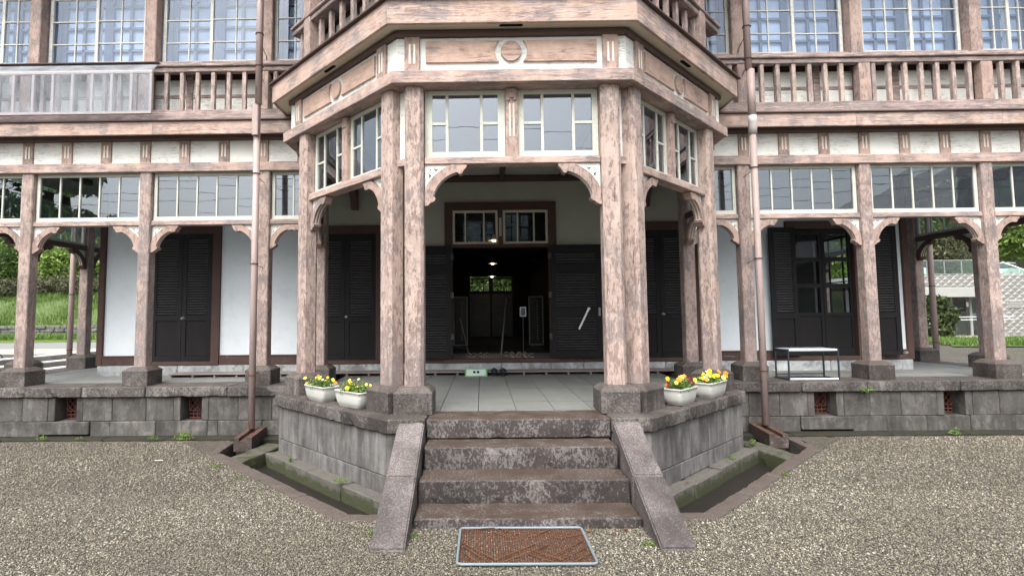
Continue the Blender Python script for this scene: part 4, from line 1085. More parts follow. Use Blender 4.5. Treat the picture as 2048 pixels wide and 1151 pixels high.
# central entrance
frame3('door_frame', -.825, .825, .87, 3.415, .13, 8.93, 9.1)
bx('transom_bar', HALL, W0, -.825, .825, 8.93, 9.08, 2.765, 2.82, 'frame_brown', .004)
mu = bx('mullion', HALL, W0, -.035, .04, 8.935, 9.06, 2.821, 3.413, 'frame_brown', .004)
for k in (-.012, .0025, .017): bx('flute', mu, W0, k - .004, k + .004, 8.932, 8.94, 2.95, 3.27, 'flute', .001)
window(W0, -.82, -.04, 8.99, 2.825, 3.41, [-.60, -.28], fw=.04, mw=.025, frame='soffit', mun='soffit', glass='glassdk', name='fanlight')
window(W0, .045, .82, 8.99, 2.825, 3.41, [.30, .58], fw=.04, mw=.025, frame='soffit', mun='soffit', glass='glassdk', name='fanlight')
G3 = [(1.005, 1.56), (1.73, 2.30), (2.47, 2.645)]
lfL = louvre_leaf(W0, -1.695, -.835, 8.895, .885, 2.79, G3, st=.09)
lfR = louvre_leaf(W0, .835, 1.695, 8.895, .885, 2.79, G3, st=.09)
p0, p1 = Vector((1.29, 8.84, 1.36)), Vector((1.46, 8.84, 1.70))
ang = math.atan2(p1.z - p0.z, p1.x - p0.x)
bm_ = link('stay_arm', box_me((p1 - p0).length, .012, .032, 'whitemetal', .004), Matrix.Translation((p0 + p1) / 2) @ Matrix.Rotation(-ang, 4, 'Y'), lfR)
tube('stay_eye', lfR, [(1.465, 8.835, 1.70), (1.465, 8.87, 1.70)], .025, 'whitemetal', 12)
bx('lock_plate', lfR, W0, 1.63, 1.665, 8.868, 8.876, 1.58, 1.72, 'steel', .002)
for z in (1.25, 1.95, 2.6): 
    for sg in (-1, 1): bx('hinge', lfL if sg < 0 else lfR, W0, sg * .80, sg * .85, 8.87, 8.88, z - .05, z + .05, 'darkmetal', .002)
# duckboard step along the wall
for a, b2 in ((-5.45, -2.9), (-2.895, .05), (.055, 3.2)):
    bx('duckboard', HALL, W0, a, b2, 8.585, 8.92, .682, .702, 'duck', .003)
x = -5.43
while x < 3.2:
    bx('duckboard_foot', HALL, W0, x, x + .03, 8.60, 8.9, ZF - .002, .681, 'duck', .002); x += .36
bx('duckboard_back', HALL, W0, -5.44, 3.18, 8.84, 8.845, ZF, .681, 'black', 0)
# hall interior
bx('hall_wall', HALL, W0, -1.55, -1.40, 9.12, 18.9, .6, 4.0, 'hallw', 0); bx('hall_wall', HALL, W0, 1.40, 1.55, 9.12, 18.9, .6, 4.0, 'hallw', 0)
bx('hall_ceiling', HALL, W0, -1.4, 1.4, 9.12, 18.9, 3.5, 3.56, 'hallw', 0)
for y in (9.9, 11.2, 12.5, 13.8, 15.1, 16.4, 17.7): bx('ceiling_beam', HALL, W0, -1.4, 1.4, y, y + .16, 3.32, 3.5, 'hallw', .005)
bx('rear_door_frame', HALL, W0, -.03, .03, 18.74, 18.84, .87, 2.98, 'hallw', 0)
bx('rear_door_frame', HALL, W0, -.8, .8, 18.80, 18.84, .87, 2.43, 'hallw', 0)
for sg in (-1, 1): bx('rear_door_frame', HALL, W0, sg * .76, sg * .9, 18.68, 18.84, .87, 3.0, 'hallw', 0)
bx('hall_end_wall', HALL, W0, -1.4, -.80, 18.7, 18.9, .86, 3.5, 'hallw', 0); bx('hall_end_wall', HALL, W0, .80, 1.4, 18.7, 18.9, .86, 3.5, 'hallw', 0); bx('hall_end_wall', HALL, W0, -.8, .8, 18.7, 18.9, 2.98, 3.5, 'hallw', 0)
MT['hdoor'] = plainpaint('blue_black_door', (.20, .23, .31), .3, .35, 20, .1, .5)
for sg in (-1, 1):
    a, b2 = sorted((sg * .02, sg * .79))
    st = .10
    lf = boxes('rear_door', HALL, W0.at((a + b2) / 2, 18.78, 0), [(-.385, -.385 + st, -.025, .025, .87, 2.38), (.385 - st, .385, -.025, .025, .87, 2.38)] + [(-.285, .285, -.025, .025, z0, z1) for z0, z1 in ((.87, .97), (1.25, 1.38), (1.80, 1.93), (2.28, 2.38))], 'hdoor')
    for z0, z1 in ((.97, 1.25), (1.38, 1.80), (1.93, 2.28)): bx('door_panel', lf, W0, a + st, b2 - st, 18.77, 18.79, z0, z1, 'hdoor', .01)
    L_ = b2 - a
    window(W0, a, b2, 18.78, 2.42, 2.96, [a + .13, a + .13 + .2, a + .53], fw=.05, mw=.02, frame='hallw', mun='hallw', glass='glassrear', name='rear_fanlight')
# right hand room seen through the glass door
bx('room_wall', HALL, W0, 3.4, 3.5, 9.12, 13.0, .87, 3.9, 'beige', 0); bx('room_wall', HALL, W0, 3.5, 6.7, 12.9, 13.0, .87, 3.9, 'beige', 0)
bx('room_ceiling', HALL, W0, 1.5, 6.7, 9.12, 13, 3.8, 3.9, 'ceil', 0)
# ================================================================== DOWNPIPES
def ringclamp(par, c, r, post_pt):
    pts = [(c[0] + r * math.cos(a), c[1] + r * math.sin(a), c[2]) for a in [2 * math.pi * k / 14 for k in range(14)]]
    tube('clamp', par, pts, .006, 'rust', 6, True)
    p = Vector(post_pt); s_ = Vector((c[0] + (r if p.x > c[0] else -r), c[1], c[2]))
    tube('clamp_rod', par, [s_, (s_ + p) / 2 + Vector((0, 0, .012)), p, p + Vector((0, 0, -.05))], .005, 'rust', 6)
def downpipe(sg):
    X = sg * 3.485; Yp = 7.25; r = .045
    t = thing('downpipe', None, None) if False else None
    o = tube('downpipe', HALL, [(X, Yp, .10), (X, Yp, 2.2), (X, Yp, 4.15)], r, 'pipe', 16)
    if sg < 0:
        bx('pipe_box', o, W0, X - .045, X + .045, 7.17, 7.27, 4.15, 4.62, 'pipe', .01)
        tube('pipe_length', o, [(X + .035, 7.2, 4.6), (X + .035, 7.2, 7.3)], .047, 'pipe', 16)
    else:
        tube('pipe_elbow', o, [(X, Yp, 4.10), (X, Yp - .01, 4.19), (X - .02, 7.2, 4.26), (X - .02, 7.2, 4.34)], .056, 'tape', 14)
        tube('pipe_length', o, [(X - .02, 7.2, 4.3), (X - .02, 7.2, 5.0)], .052, 'pipe', 16)
        tube('pipe_length', o, [(X - .045, 7.2, 5.0), (X - .045, 7.2, 7.3)], .046, 'pipe', 16)
    for z in (.82, 2.35, 3.62): ringclamp(o, (X, Yp, z), r + .008, (sg * 3.52 + sg * .03, 7.69, z - .02))
    for z in (5.15, 5.62): ringclamp(o, (X + (.035 if sg < 0 else -.045), 7.2, z), r + .01, (sg * 3.55, 7.68, z - .08))
    # side pipe
    o2 = tube('downpipe', HALL, [(sg * 8.52, 10.42, .62), (sg * 8.52, 10.42, 3.9)], .05, 'pipe', 14)
    for z in (1.0, 2.1): ringclamp(o2, (sg * 8.52, 10.42, z), .058, (sg * 8.27, 10.42, z))
downpipe(-1); downpipe(1)
# stone troughs under the pipes
for sg in (-1, 1):
    fr = Fr(sg * 3.46, 7.36, sg * math.radians(-12 if sg < 0 else 12) * -1 if False else (math.radians(-8) * sg))
    o = boxes('trough_stone', HALL, fr.at(0, 0, 0), [(-.11, -.045, -.62, .10, -.08, .085), (.045, .11, -.62, .10, -.08, .085), (-.045, .045, -.62, .10, -.08, .045), (-.045, .045, .04, .10, .045, .085)], 'rustst')
    fr2 = Fr(sg * 3.16, 6.62, sg * math.radians(12))
    bx('drain_slab', DR, fr2, -.14, .14, -.62, .45, -.24, -.055, 'moss', .02)

# ================================================================== PROTECTIVE SHEET ON LEFT BALUSTRADE
PS = thing('protective_screen', 'clear plastic sheet on pale pink battens over the left part of the upper balustrade', 'screen', (-6.5, 7.42, 4.62))
Yc = 7.40
u1 = -5.09
bx('frame_rail', PS, W0, -8.7, u1, Yc - .02, Yc + .02, 4.565, 4.605, 'linerail', .004)
bx('frame_rail', PS, W0, -8.7, u1, Yc - .02, Yc + .02, 5.165, 5.21, 'linerail', .004)
for k in range(13):
    x = u1 - .02 - k * .288
    bx('batten', PS, W0, x - .02, x + .02, Yc - .018, Yc + .022, 4.606, 5.164, 'linerail', .004)
bx('sheet', PS, W0, -8.7, u1, Yc - .026, Yc - .024, 4.58, 5.20, 'film', 0)
a = math.atan2(5.40 - 5.21, 7.56 - Yc)
link('sheet', box_me(3.6, .25, .003, 'film', 0), Matrix.Translation(((u1 - 8.7) / 2, (Yc + 7.56) / 2, 5.31)) @ Matrix.Rotation(a, 4, 'X'), PS)
bx('edge_strip', PS, W0, -8.7, u1, 7.50, 7.62, 5.385, 5.40, 'mould', .002)

# ================================================================== PLANTERS
def leafcloud(name, n, rx, ry, rz, size, mat, par, M, seed=1, shell=.5, flat=0, zmin=None):
    g = np.random.default_rng(seed)
    d = g.normal(size=(n, 3)); d /= np.linalg.norm(d, axis=1)[:, None]
    rr = g.uniform(shell, 1, n) ** .7
    P = d * rr[:, None]
    lump = np.array([mnoise.noise(Vector(p * 2.1) + Vector((seed, 0, 0))) for p in P]) if n < 30000 else 0
    P = P * (1 + .35 * lump)[:, None] * np.array([rx, ry, rz])
    if zmin is not None: P[:, 2] = np.maximum(P[:, 2], zmin * rz)
    a = g.normal(size=(n, 3)); a /= np.linalg.norm(a, axis=1)[:, None]
    b_ = np.cross(a, g.normal(size=(n, 3))); b_ /= np.linalg.norm(b_, axis=1)[:, None]
    s = size * g.uniform(.6, 1.4, n)[:, None]
    V_ = np.stack([P - a * s, P + b_ * s * .5, P + a * s, P - b_ * s * .5], 1).reshape(-1, 3)
    tone = np.clip(.5 + .35 * lump * 2 + g.normal(0, .22, n), 0, 1)
    me = np_mesh(name, V_, np.arange(4 * n).reshape(n, 4), mat, np.repeat(tone, 4), 4)
    return link(name, me, M, par)
def planter(cx, cy, rz, L_, label, fl, seed, ribs=False):
    rnd = random.Random(seed)
    t = thing('planter', label, 'planter', (cx, cy, ZF + .004), rz, 'white flower planters on the porch edge')
    M = WM[t]; ls, ws = L_ / 2, .105
    bm = bmesh.new(); rings = []
    prof = [(.80, .0), (.80, .012), (.84, .016), (.93, .06), (1.0, .12), (1.005, .135), (1.015, .137), (1.03, .155), (1.08, .158), (1.08, .172), (1.02, .172), (1.0, .15)]
    for f, z in prof:
        rr = []
        a_, b_ = ls * (f if f < 1 else 1 + (f - 1) * .5), ws * f; cr = .035
        for (sx, sy, a0) in ((1, -1, -90), (1, 1, 0), (-1, 1, 90), (-1, -1, 180)):
            for k in range(4):
                an = math.radians(a0 + k * 30); rr.append(bm.verts.new((sx * (a_ - cr) + cr * math.cos(an), sy * (b_ - cr) + cr * math.sin(an), z)))
        rings.append(rr)
    for p, q in zip(rings[:-1], rings[1:]):
        for i in range(16): bm.faces.new((p[i], p[(i + 1) % 16], q[(i + 1) % 16], q[i]))
    bm.faces.new(list(reversed(rings[0])))
    me = bpy.data.meshes.new('trough'); bm.to_mesh(me); bm.free(); me.materials.append(MT['plastic'])
    for p in me.polygons: p.use_smooth = True
    link('trough', me, M, t)
    prism('potting_soil', t, M, [(-ls * .97, -ws * .95), (ls * .97, -ws * .95), (ls * .97, ws * .95), (-ls * .97, ws * .95)], .14, .150, 'soil', 'Z')
    leafcloud('leaves', 1500, ls * 1.05, ws * 1.15, .10, .013, 'weed' if seed % 2 else 'leafb', t, M @ Matrix.Translation((0, 0, .17)), seed, .0, zmin=-.3)
    for (fx, fy, fz, c, s) in fl:
        vs, fs = [], []
        for k in range(5):
            a0 = 2 * math.pi * k / 5 + rnd.random() * .3; b0 = len(vs)
            cx_, cz_ = math.cos(a0) * s * .5, math.sin(a0) * s * .5
            s *= 1.0; vs += [(cx_ + s * .55 * math.cos(q), -.004 + .004 * math.cos(q * 2 + k), cz_ + s * .55 * math.sin(q)) for q in [2 * math.pi * j / 7 for j in range(7)]]
            fs.append(tuple(range(b0, b0 + 7)))
        b0 = len(vs); vs += [(s * .2 * math.cos(q), -.009, s * .2 * math.sin(q)) for q in [2 * math.pi * j / 6 for j in range(6)]]; fs.append(tuple(range(b0, b0 + 6)))
        # give the flower depth: a shallow cup behind
        vs.append((0, .012, 0)); fs += [(0, 3, len(vs) - 1), (7, 10, len(vs) - 1), (14, 17, len(vs) - 1)]
        Mf = M @ Matrix.Translation((fx * ls, fy * ws, .15 + fz)) @ Matrix.Rotation(rnd.uniform(-.6, .6) - rz, 4, 'Z') @ Matrix.Rotation(rnd.uniform(-.9, -.1), 4, 'X')
        link('flower', mesh('flower', vs, fs, c), Mf, t)
        tube('flower_stem', t, [M @ Vector((fx * ls * .8, fy * ws * .6, .15)), M @ Vector((fx * ls, fy * ws, .15 + fz))], .002, 'weed', 4)
def rfl(seed, n, cols, s=.016, zr=(.06, .12)):
    r = random.Random(seed); return [(r.uniform(-1, 1), r.uniform(-1, .7), r.uniform(*zr), r.choice(cols), r.uniform(.95, 1.5) * s) for _ in range(n)]
Y_, O_, D_, W_, P_ = 'fl_yellow', 'fl_orange', 'fl_dark', 'fl_white', 'fl_pale'
aL = math.atan2(5.924 - 6.221, -2.088 + 2.394)
planter(-2.19, 6.135, aL, .44, 'farther white planter on the left, sparse yellow and orange pansies, one pale blue flower', rfl(1, 9, [Y_, Y_, O_, P_], .015, (.05, .13)) + [(.35, -.3, .09, W_, .014), (-1.02, -.6, .03, Y_, .024)], 1)
planter(-1.70, 5.69, math.atan2(5.499 - 5.753, -1.629 + 1.918), .46, 'nearer white planter on the left, mostly green with few yellow pansies', rfl(2, 6, [Y_, P_], .014, (.05, .12)) + [(.05, -1, .055, Y_, .024), (-.2, -.2, .10, Y_, .019), (.3, 0, .14, P_, .014)], 2)
planter(1.79, 5.74, math.atan2(5.837 - 5.563, 1.985 - 1.709), .42, 'white planter nearest the right porch post, full of yellow pansies with dark red ones', rfl(3, 20, [Y_, Y_, Y_, O_, D_, P_], .021, (.04, .12)), 3)
planter(2.32, 6.22, math.atan2(6.318 - 5.965, 2.525 - 2.175), .48, 'white planter at the right corner with yellow, orange and white pansies', rfl(4, 24, [Y_, Y_, O_, W_, W_, P_], .019, (.05, .13)), 5)

# ================================================================== TABLE
TB = thing('display_stand', 'low black steel stand with a white top on the right terrace', 'stand', (4.40, 7.76, ZF))
x0, x1, y0, y1 = 4.03, 4.735, 7.60, 7.93
for x in (x0, x1):
    for y in (y0, y1): bx('leg', TB, W0, x - .01, x + .01, y - .01, y + .01, ZF + .002, 1.085, 'darkmetal', .002)
bx('table_top', TB, W0, x0 + .011, x1 - .011, y0 - .008, y1 + .008, 1.058, 1.084, 'whitetop', .003)
bx('top_rim', TB, W0, x0 + .011, x1 - .011, y0 - .006, y1 + .006, 1.045, 1.057, 'darkmetal', .002)
for x in (x0, x1):
    bx('side_rail', TB, W0, x - .009, x + .009, y0 + .011, y1 - .011, 1.06, 1.083, 'darkmetal', .002); bx('side_rail', TB, W0, x - .009, x + .009, y0 + .011, y1 - .011, ZF + .004, ZF + .024, 'darkmetal', .002)
bx('front_rail', TB, W0, x0 + .011, x1 - .011, y0 - .007, y0 + .008, ZF + .008, ZF + .032, 'whitetop', .002)
bx('back_rail', TB, W0, x0 + .011, x1 - .011, y1 - .008, y1 + .008, ZF + .05, ZF + .066, 'darkmetal', .002)
for k in range(5): bx('shelf_slat', TB, W0, x0 + .03 + k * .14, x0 + .11 + k * .14, y0 + .012, y1 - .012, ZF + .006, ZF + .014, 'darkmetal', .002)

# ================================================================== DOORMAT
DM = thing('door_mat', 'rusty wire boot scraper mat in a galvanised tube frame below the steps', 'mat', (-.06, 3.76, .02))
cx0, cx1, cy0, cy1 = -.505, .395, 3.47, 4.045
tube('frame', DM, [(cx0 + .03, cy0, .02), (cx1 - .03, cy0, .02), (cx1 - .008, cy0 + .008, .02), (cx1, cy0 + .03, .02), (cx1, cy1 - .03, .02), (cx1 - .008, cy1 - .008, .02), (cx1 - .03, cy1, .02), (cx0 + .03, cy1, .02), (cx0 + .008, cy1 - .008, .02), (cx0, cy1 - .03, .02), (cx0, cy0 + .03, .02), (cx0 + .008, cy0 + .008, .02)], .0095, 'galv', 10, True)
vs, fs = [], []
def addtube(pts, r, seg=4):
    v_, f_ = tube_geo(pts, r, seg); b0 = len(vs); vs.extend(v_); fs.extend(tuple(b0 + i for i in f) for f in f_)
n = 52
for k in range(n):
    x = cx0 + .016 + (cx1 - cx0 - .032) * k / (n - 1)
    pts = [(x + (.005 if j % 2 else -.005), cy0 + .012 + (cy1 - cy0 - .024) * j / 44, .014 + (.008 if j % 2 else -.004)) for j in range(45)]
    addtube(pts, .0026, 3)
tag(link('wire_mesh', mesh('wire_mesh', vs, fs, 'rust'), None, DM), kind='stuff')
MT['rustb'] = plainpaint('bright_rust', (.125, .055, .026), .4, .9, 60, .4, .2)
for (p, q) in (((-.49, 3.78), (-.24, 3.50)), ((-.49, 3.74), (-.30, 3.49)), ((-.49, 3.66), (-.38, 3.49)), ((-.2, 3.49), (.10, 3.72)), ((-.26, 3.52), (.02, 3.74)), ((-.22, 4.02), (-.05, 3.90)), ((-.27, 3.95), (-.12, 3.84)), ((.15, 3.98), (-.02, 3.86)), ((.37, 3.80), (.10, 3.56)), ((.38, 3.70), (.15, 3.50)), ((.38, 3.6), (.25, 3.49)), ((.10, 3.49), (-.04, 3.60)), ((.20, 3.49), (-.02, 3.66)), ((.38, 3.90), (.18, 3.84)), ((-.45, 4.0), (-.25, 4.03))):
    tube('diagonal_wire', DM, [(p[0], p[1], .0275), (q[0], q[1], .0275)], .0035, 'rustb', 5)

# ================================================================== SHOES, SIGNS, LAMPS
TR = thing('shoe_tray', 'green and white shoe change tray with two black footprints, below the entrance step', 'tray', (-.43, 8.52, ZF))
MT['trayw'] = plainpaint('pale_tray_sheet', (.62, .72, .70), .03, .4)
frt = Fr(-.43, 8.50, 0); rt = Matrix.Rotation(math.radians(32), 4, 'X')
link('tray_base', box_me(.36, .20, .02, 'green', .006), frt.at(0, 0, ZF + .045) @ rt, TR)
link('tray_sheet', box_me(.31, .15, .006, 'trayw', .002), frt.at(0, -.006, ZF + .055) @ rt, TR)
for sx in (-1, 1): prism('footprint', TR, frt.at(sx * .03, -.010, ZF + .060) @ rt, [(.022 * math.cos(a), .030 * math.sin(a)) for a in [2 * math.pi * k / 12 for k in range(12)]], -.002, .002, 'rubber', 'Z')
bx('tray_bar', TR, frt, -.14, .14, .10, .13, ZF + .085, ZF + .10, 'whitemetal', .003)
SA = thing('sandals', 'pair of black strapped sandals on the paving beside the shoe tray', 'sandals', (-.07, 8.53, ZF))
for k, x in enumerate((-.14, .0)):
    prism('sole', SA, Matrix.Translation((x, 8.53, ZF + .002)), [(.052 * math.cos(a) * (1 + .15 * math.sin(a)), .12 * math.sin(a)) for a in [2 * math.pi * q / 16 for q in range(16)]], 0, .03, 'rubber', 'Z')
    for yy, hh in ((-.06, .05), (.0, .06), (.07, .075)):
        tube('strap', SA, [(x + .052 * math.cos(a), 8.53 + yy + .012 * math.sin(3 * a), ZF + .03 + hh * math.sin(a)) for a in [math.pi * q / 8 for q in range(9)]], .011, 'rubber', 6)
    tube('strap', SA, [(x - .04, 8.47, ZF + .06), (x, 8.52, ZF + .085), (x + .03, 8.60, ZF + .095)], .009, 'rubber', 6)
def slippers(x, y, label, rz=0):
    t = thing('slippers', label, 'slippers', (x, y, .868), rz, 'slippers set out in the entry')
    for sx in (-.05, .05):
        M = WM[t] @ Matrix.Translation((sx, 0, .001))
        prism('sole', t, M, [(.042 * math.cos(a), .12 * math.sin(a)) for a in [2 * math.pi * q / 14 for q in range(14)]], 0, .012, 'sliprim', 'Z')
        vs, fs = [], []
        for j in range(6):
            yy = -.02 + .13 * j / 5; wd = .044 * math.sqrt(max(.02, 1 - ((yy) / .13) ** 2)); hh = .05 * (1 - .5 * j / 5)
            for k in range(7): a = math.pi * k / 6; vs.append((wd * math.cos(a), yy, .010 + hh * math.sin(a)))
        for j in range(5):
            for k in range(6): fs.append((j * 7 + k, j * 7 + k + 1, (j + 1) * 7 + k + 1, (j + 1) * 7 + k))
        u = link('upper', mesh('upper', vs, fs, 'slip', True), M, t)
        tube('rim', t, [M @ Vector((.045 * math.cos(a), -.022, .012 + .051 * math.sin(a))) for a in [math.pi * k / 8 for k in range(9)]], .004, 'sliprim', 5)
slippers(-.53, 9.55, 'pair of brown slippers farther left in the left group inside the door')
slippers(-.30, 9.55, 'pair of brown slippers on the right of the left group inside the door')
slippers(.26, 9.35, 'brown slippers in the front row right of the pole, nearer the pole')
slippers(.49, 9.35, 'brown slippers in the front row right of the pole, nearer the right shutter')
slippers(.16, 9.75, 'pair of brown slippers in the row behind, at the middle of the doorway')
slippers(.40, 9.75, 'pair of brown slippers in the row behind, nearer the right')
MT['gold'] = plainpaint('faded_gold_lettering', (.26, .24, .20), .2)
MT['lacq'] = plainpaint('black_lacquer_board', (.012, .012, .013), .2, .35)
for sg, xx, yy, lab in ((1, .86, 11.6, 'tall black lettered notice board standing right of the hall way'), (-1, -.80, 11.6, 'tall black lettered notice board standing left of the hall way')):
    t = thing('notice_board', lab, 'notice board', (xx, yy, .87))
    bx('board', t, W0, xx - .15, xx + .15, yy, yy + .03, .97, 2.0, 'lacq', .005)
    for a, b2, c_, d_ in ((-.16, -.14, .95, 2.02), (.14, .16, .95, 2.02)): bx('board_frame', t, W0, xx + a, xx + b2, yy - .012, yy + .04, c_, d_, 'steel', .003)
    for z in (.95, 2.0): bx('board_frame', t, W0, xx - .139, xx + .139, yy - .012, yy + .04, z, z + .02, 'steel', .003)
    for k in range(15):   # one column of small upright characters, too worn to read
        z = 1.90 - k * .058; rr = random.Random(k * 7 + (3 if sg > 0 else 8)); s_ = .018
        lst = [(-s_, s_, -.002, 0, rr.uniform(-.6, .9) * s_, 0) for _ in range(3)]
        lst = [(a, b2, c_, d_, e, e + .004) for a, b2, c_, d_, e, f in lst] + [(q, q + .004, -.002, 0, -s_, s_) for q in (rr.uniform(-.8, .6) * s_, rr.uniform(-.8, .6) * s_)]
        boxes('character', t, Matrix.Translation((xx + .03, yy - .0005, z)), lst, 'gold')
    bx('board_foot', t, W0, xx - .14, xx + .14, yy - .08, yy + .12, .87, .95, 'lacq', .005)
PC = thing('framed_picture', 'small white framed blue grey photograph standing in the dark hall', 'picture', (.443, 9.9, .87))
bx('picture_frame', PC, W0, .384, .502, 9.9, 9.915, 1.578, 1.757, 'whitemetal', .003)
MT['photo'] = plainpaint('blue_grey_photo', (.10, .15, .19), .5, .3, 10, .02)
bx('photo_print', PC, W0, .400, .486, 9.896, 9.9, 1.596, 1.740, 'photo', 0)
bx('picture_post', PC, W0, .435, .451, 9.916, 9.93, .87, 1.6, 'darkmetal', .002)
tag(tube('pole', None, [(-.01, 9.15, .875), (.14, 10.1, 1.92)], .014, 'polem', 8), 'slim grey pole leaning across the middle of the open doorway', 'pole')
tag(tube('walking_stick', None, [(-.60, 10.4, .875), (-.74, 10.6, 1.45), (-.78, 10.6, 1.55)], .008, 'steel', 6), 'thin stick leaning by the left notice board', 'stick')
for k, (x, y, z) in enumerate(((-.086, 9.9, 3.02), (-.032, 14.0, 2.99), (.03, 18.0, 2.94))):
    t = thing('pendant_lamp', ('lit pendant lamp seen through the left fanlight', 'lit pendant lamp, the upper one of two in the open doorway', 'lit pendant lamp, the farthest and lowest, above the rear door')[k], 'lamp', (x, y, z))
    vs, fs = tube_geo([(0, 0, -.005), (0, 0, .03), (0, 0, .06), (0, 0, .11)], [.125, .075, .03, .018], 16)
    link('lamp_shade', mesh('lamp_shade', vs, fs[:-2], 'shade', True), Matrix.Translation((x, y, z)), t)
    vs, fs = tube_geo([(0, 0, -.03), (0, 0, -.015), (0, 0, .01), (0, 0, .03)], [.012, .034, .036, .01], 12)
    link('bulb', mesh('bulb', vs, fs, 'bulb', True), Matrix.Translation((x, y, z)), t)
    tube('lamp_cord', t, [(x, y, z + .10), (x, y, 3.5)], .006, 'rubber', 5)

# ================================================================== WEEDS, SCRAPS
def weed(x, y, z, r, n, label, seed, mat='weed'):
    r *= .85; o = leafcloud('weed', n, r * (1 + .6 * math.sin(seed * 2.3)), r * .7, r * (.55 + .3 * math.cos(seed)), r * .17, mat, None, Matrix.Translation((x, y, z + r * .25)), seed, .1, zmin=-.2)
    tag(o, label, 'plant', 'weeds round the stone base')
weed(-4.82, 7.22, -.03, .075, 160, 'bright green weed tuft under the second left vent, nearer the middle window bay', 11)
weed(-4.40, 7.22, -.03, .11, 240, 'widest bright green weed clump at the wall foot, left of the left downpipe', 12)
weed(-7.0, 6.99, .0, .06, 120, 'small weed at the far left of the wall foot', 13)
weed(-6.35, 7.24, -.03, .08, 100, 'faint weed below the first left vent', 14)
weed(-5.85, 7.24, -.03, .06, 90, 'small weed right of the first left vent', 15)
weed(-2.75, 5.30, .0, .05, 90, 'pale green weed on the gravel by the left kerb', 16)
weed(-1.22, 4.30, -.05, .07, 160, 'weed growing between the left cheek stone and the drain', 17)
weed(-1.16, 3.98, .0, .05, 120, 'low weed at the outer foot of the left cheek stone', 18)
weed(-.83, 3.92, .0, .05, 90, 'small weed inside the left cheek stone beside the bottom step', 19)
weed(.82, 3.78, .0, .05, 110, 'mossy tuft inside the right cheek stone', 20)
weed(2.65, 5.35, .0, .06, 100, 'light green weed on the gravel by the right kerb', 21)
weed(2.50, 6.15, -.05, .06, 90, 'little weed on the mossy foot stone at right', 22)
weed(-1.75, 5.32, -.03, .07, 120, 'weed against the left retaining wall near the steps', 23)
weed(-2.55, 6.15, -.04, .06, 120, 'weed against the left retaining wall near the downpipe', 24)
weed(4.98, 7.42, .50, .09, 110, 'tuft of grass hanging from the cap stone right of the display stand', 25)
weed(6.0, 7.24, -.04, .10, 120, 'low moss and weeds under the right hand vent', 26)
weed(3.05, 6.75, -.03, .09, 160, 'green clump in the corner of the right drain', 27)
weed(-3.2, 5.75, 0.0, .07, 60, 'thin grass on the gravel beside the left drain corner', 28)
tag(prism('paper_scrap', None, Matrix.Translation((-3.98, 6.0, .012)), [(-.05, 0), (-.01, -.012), (.05, -.006), (.04, .008), (0, .014), (-.03, .008)], 0, .003, 'paper', 'Z'), 'small white scrap of paper on the gravel at left', 'paper')
for k, (x, y, z) in enumerate(((.45, 4.0, .012), (.62, 3.95, .012), (-1.55, 4.62, -.205), (-1.98, 4.92, -.205), (.72, 4.03, .012), (1.66, 5.28, -.04))):
    tag(prism('fallen_leaf', None, Matrix.Translation((x, y, z)) @ Matrix.Rotation(k, 4, 'Z') @ Matrix.Rotation(.2, 4, 'X'), [(-.03, 0), (0, -.013), (.03, 0), (0, .013)], 0, .002, 'rustb', 'Z'),
        ('brown leaf right of the door mat, nearest the bottom step', 'brown leaf lying between door mat and right cheek stone', 'brown leaf in the left drain nearer the steps', 'brown leaf in the left drain farther from the steps', 'brown leaf at the foot of the right cheek stone', 'brown leaf on the mossy foot stone at right')[k], 'leaf', 'fallen leaves')

# ================================================================== BACKGROUND LEFT
def sheet(name, pts, mat, kind='structure'):
    return tag(link(name, mesh(name, pts, [tuple(range(len(pts)))], mat)), kind=kind)
sheet('pavement', [(-120, 24.5, .004), (-9.5, 24.5, .004), (-9.5, 29.0, .004), (-120, 29.0, .004)], 'pave')
sheet('road', [(-120, 29.0, .008), (-9.5, 29.0, .008), (-9.5, 36.5, .008), (-120, 36.5, .008)], 'asphalt')
def terrain(name, x0, x1, nx, prof, mat, amp=.25, sc=.25):
    """prof: list of (y, z); gently bumpy strip"""
    vs, fs = [], []
    for i in range(nx + 1):
        x = x0 + (x1 - x0) * i / nx
        for (y, z) in prof:
            q = mnoise.noise(Vector((x * sc, y * sc, 3))) * amp * min(1, max(0, z) / 1.0 + .1); vs.append((x, y, z + q))
    m = len(prof)
    for i in range(nx):
        for j in range(m - 1): fs.append((i * m + j, (i + 1) * m + j, (i + 1) * m + j + 1, i * m + j + 1))
    return tag(link(name, mesh(name, vs, fs, mat, True)), kind='structure')
prof = [(36.6, 0.0), (36.7, .12), (38.5, .35), (40.5, .45)]
terrain('grass_verge', -90, -9, 60, prof, 'grass', .15)
prof = [(41.2, 1.0), (42, 1.5), (43.5, 2.3), (45, 3.0), (46.5, 3.5), (50, 3.8), (53, 4.0)]
terrain('weedy_slope', -90, -9, 90, [(y, z) for y, z in prof], 'slope', .5)
terrain('hill', -160, 140, 110, [(53, 2.8), (58, 6), (66, 11), (80, 18), (100, 27), (130, 38)], 'hill', 6, .06)
SW = thing('stone_wall', 'low rough stone retaining wall below the green slope on the left', 'wall', (-35, 40.8, .3))
for row in range(3):
    x = -62 + row * .2
    while x < -22:
        l = random.uniform(.45, .95); bx('stone', SW, W0, x, x + l - .03, 40.75 + random.uniform(-.08, .08), 41.4, .35 + row * .27, .60 + row * .27, 'wallbay', .04); x += l
def clump(x, y, z, s, mat, label, seed, cat='bush', name='bush', n=1600, lf=None, grp=None, sq=.75):
    lf = lf or s * .11
    o = leafcloud(name, n, s, s, s * sq, lf, mat, None, Matrix.Translation((x, y, z)), seed, .35)
    return tag(o, label, cat, grp)
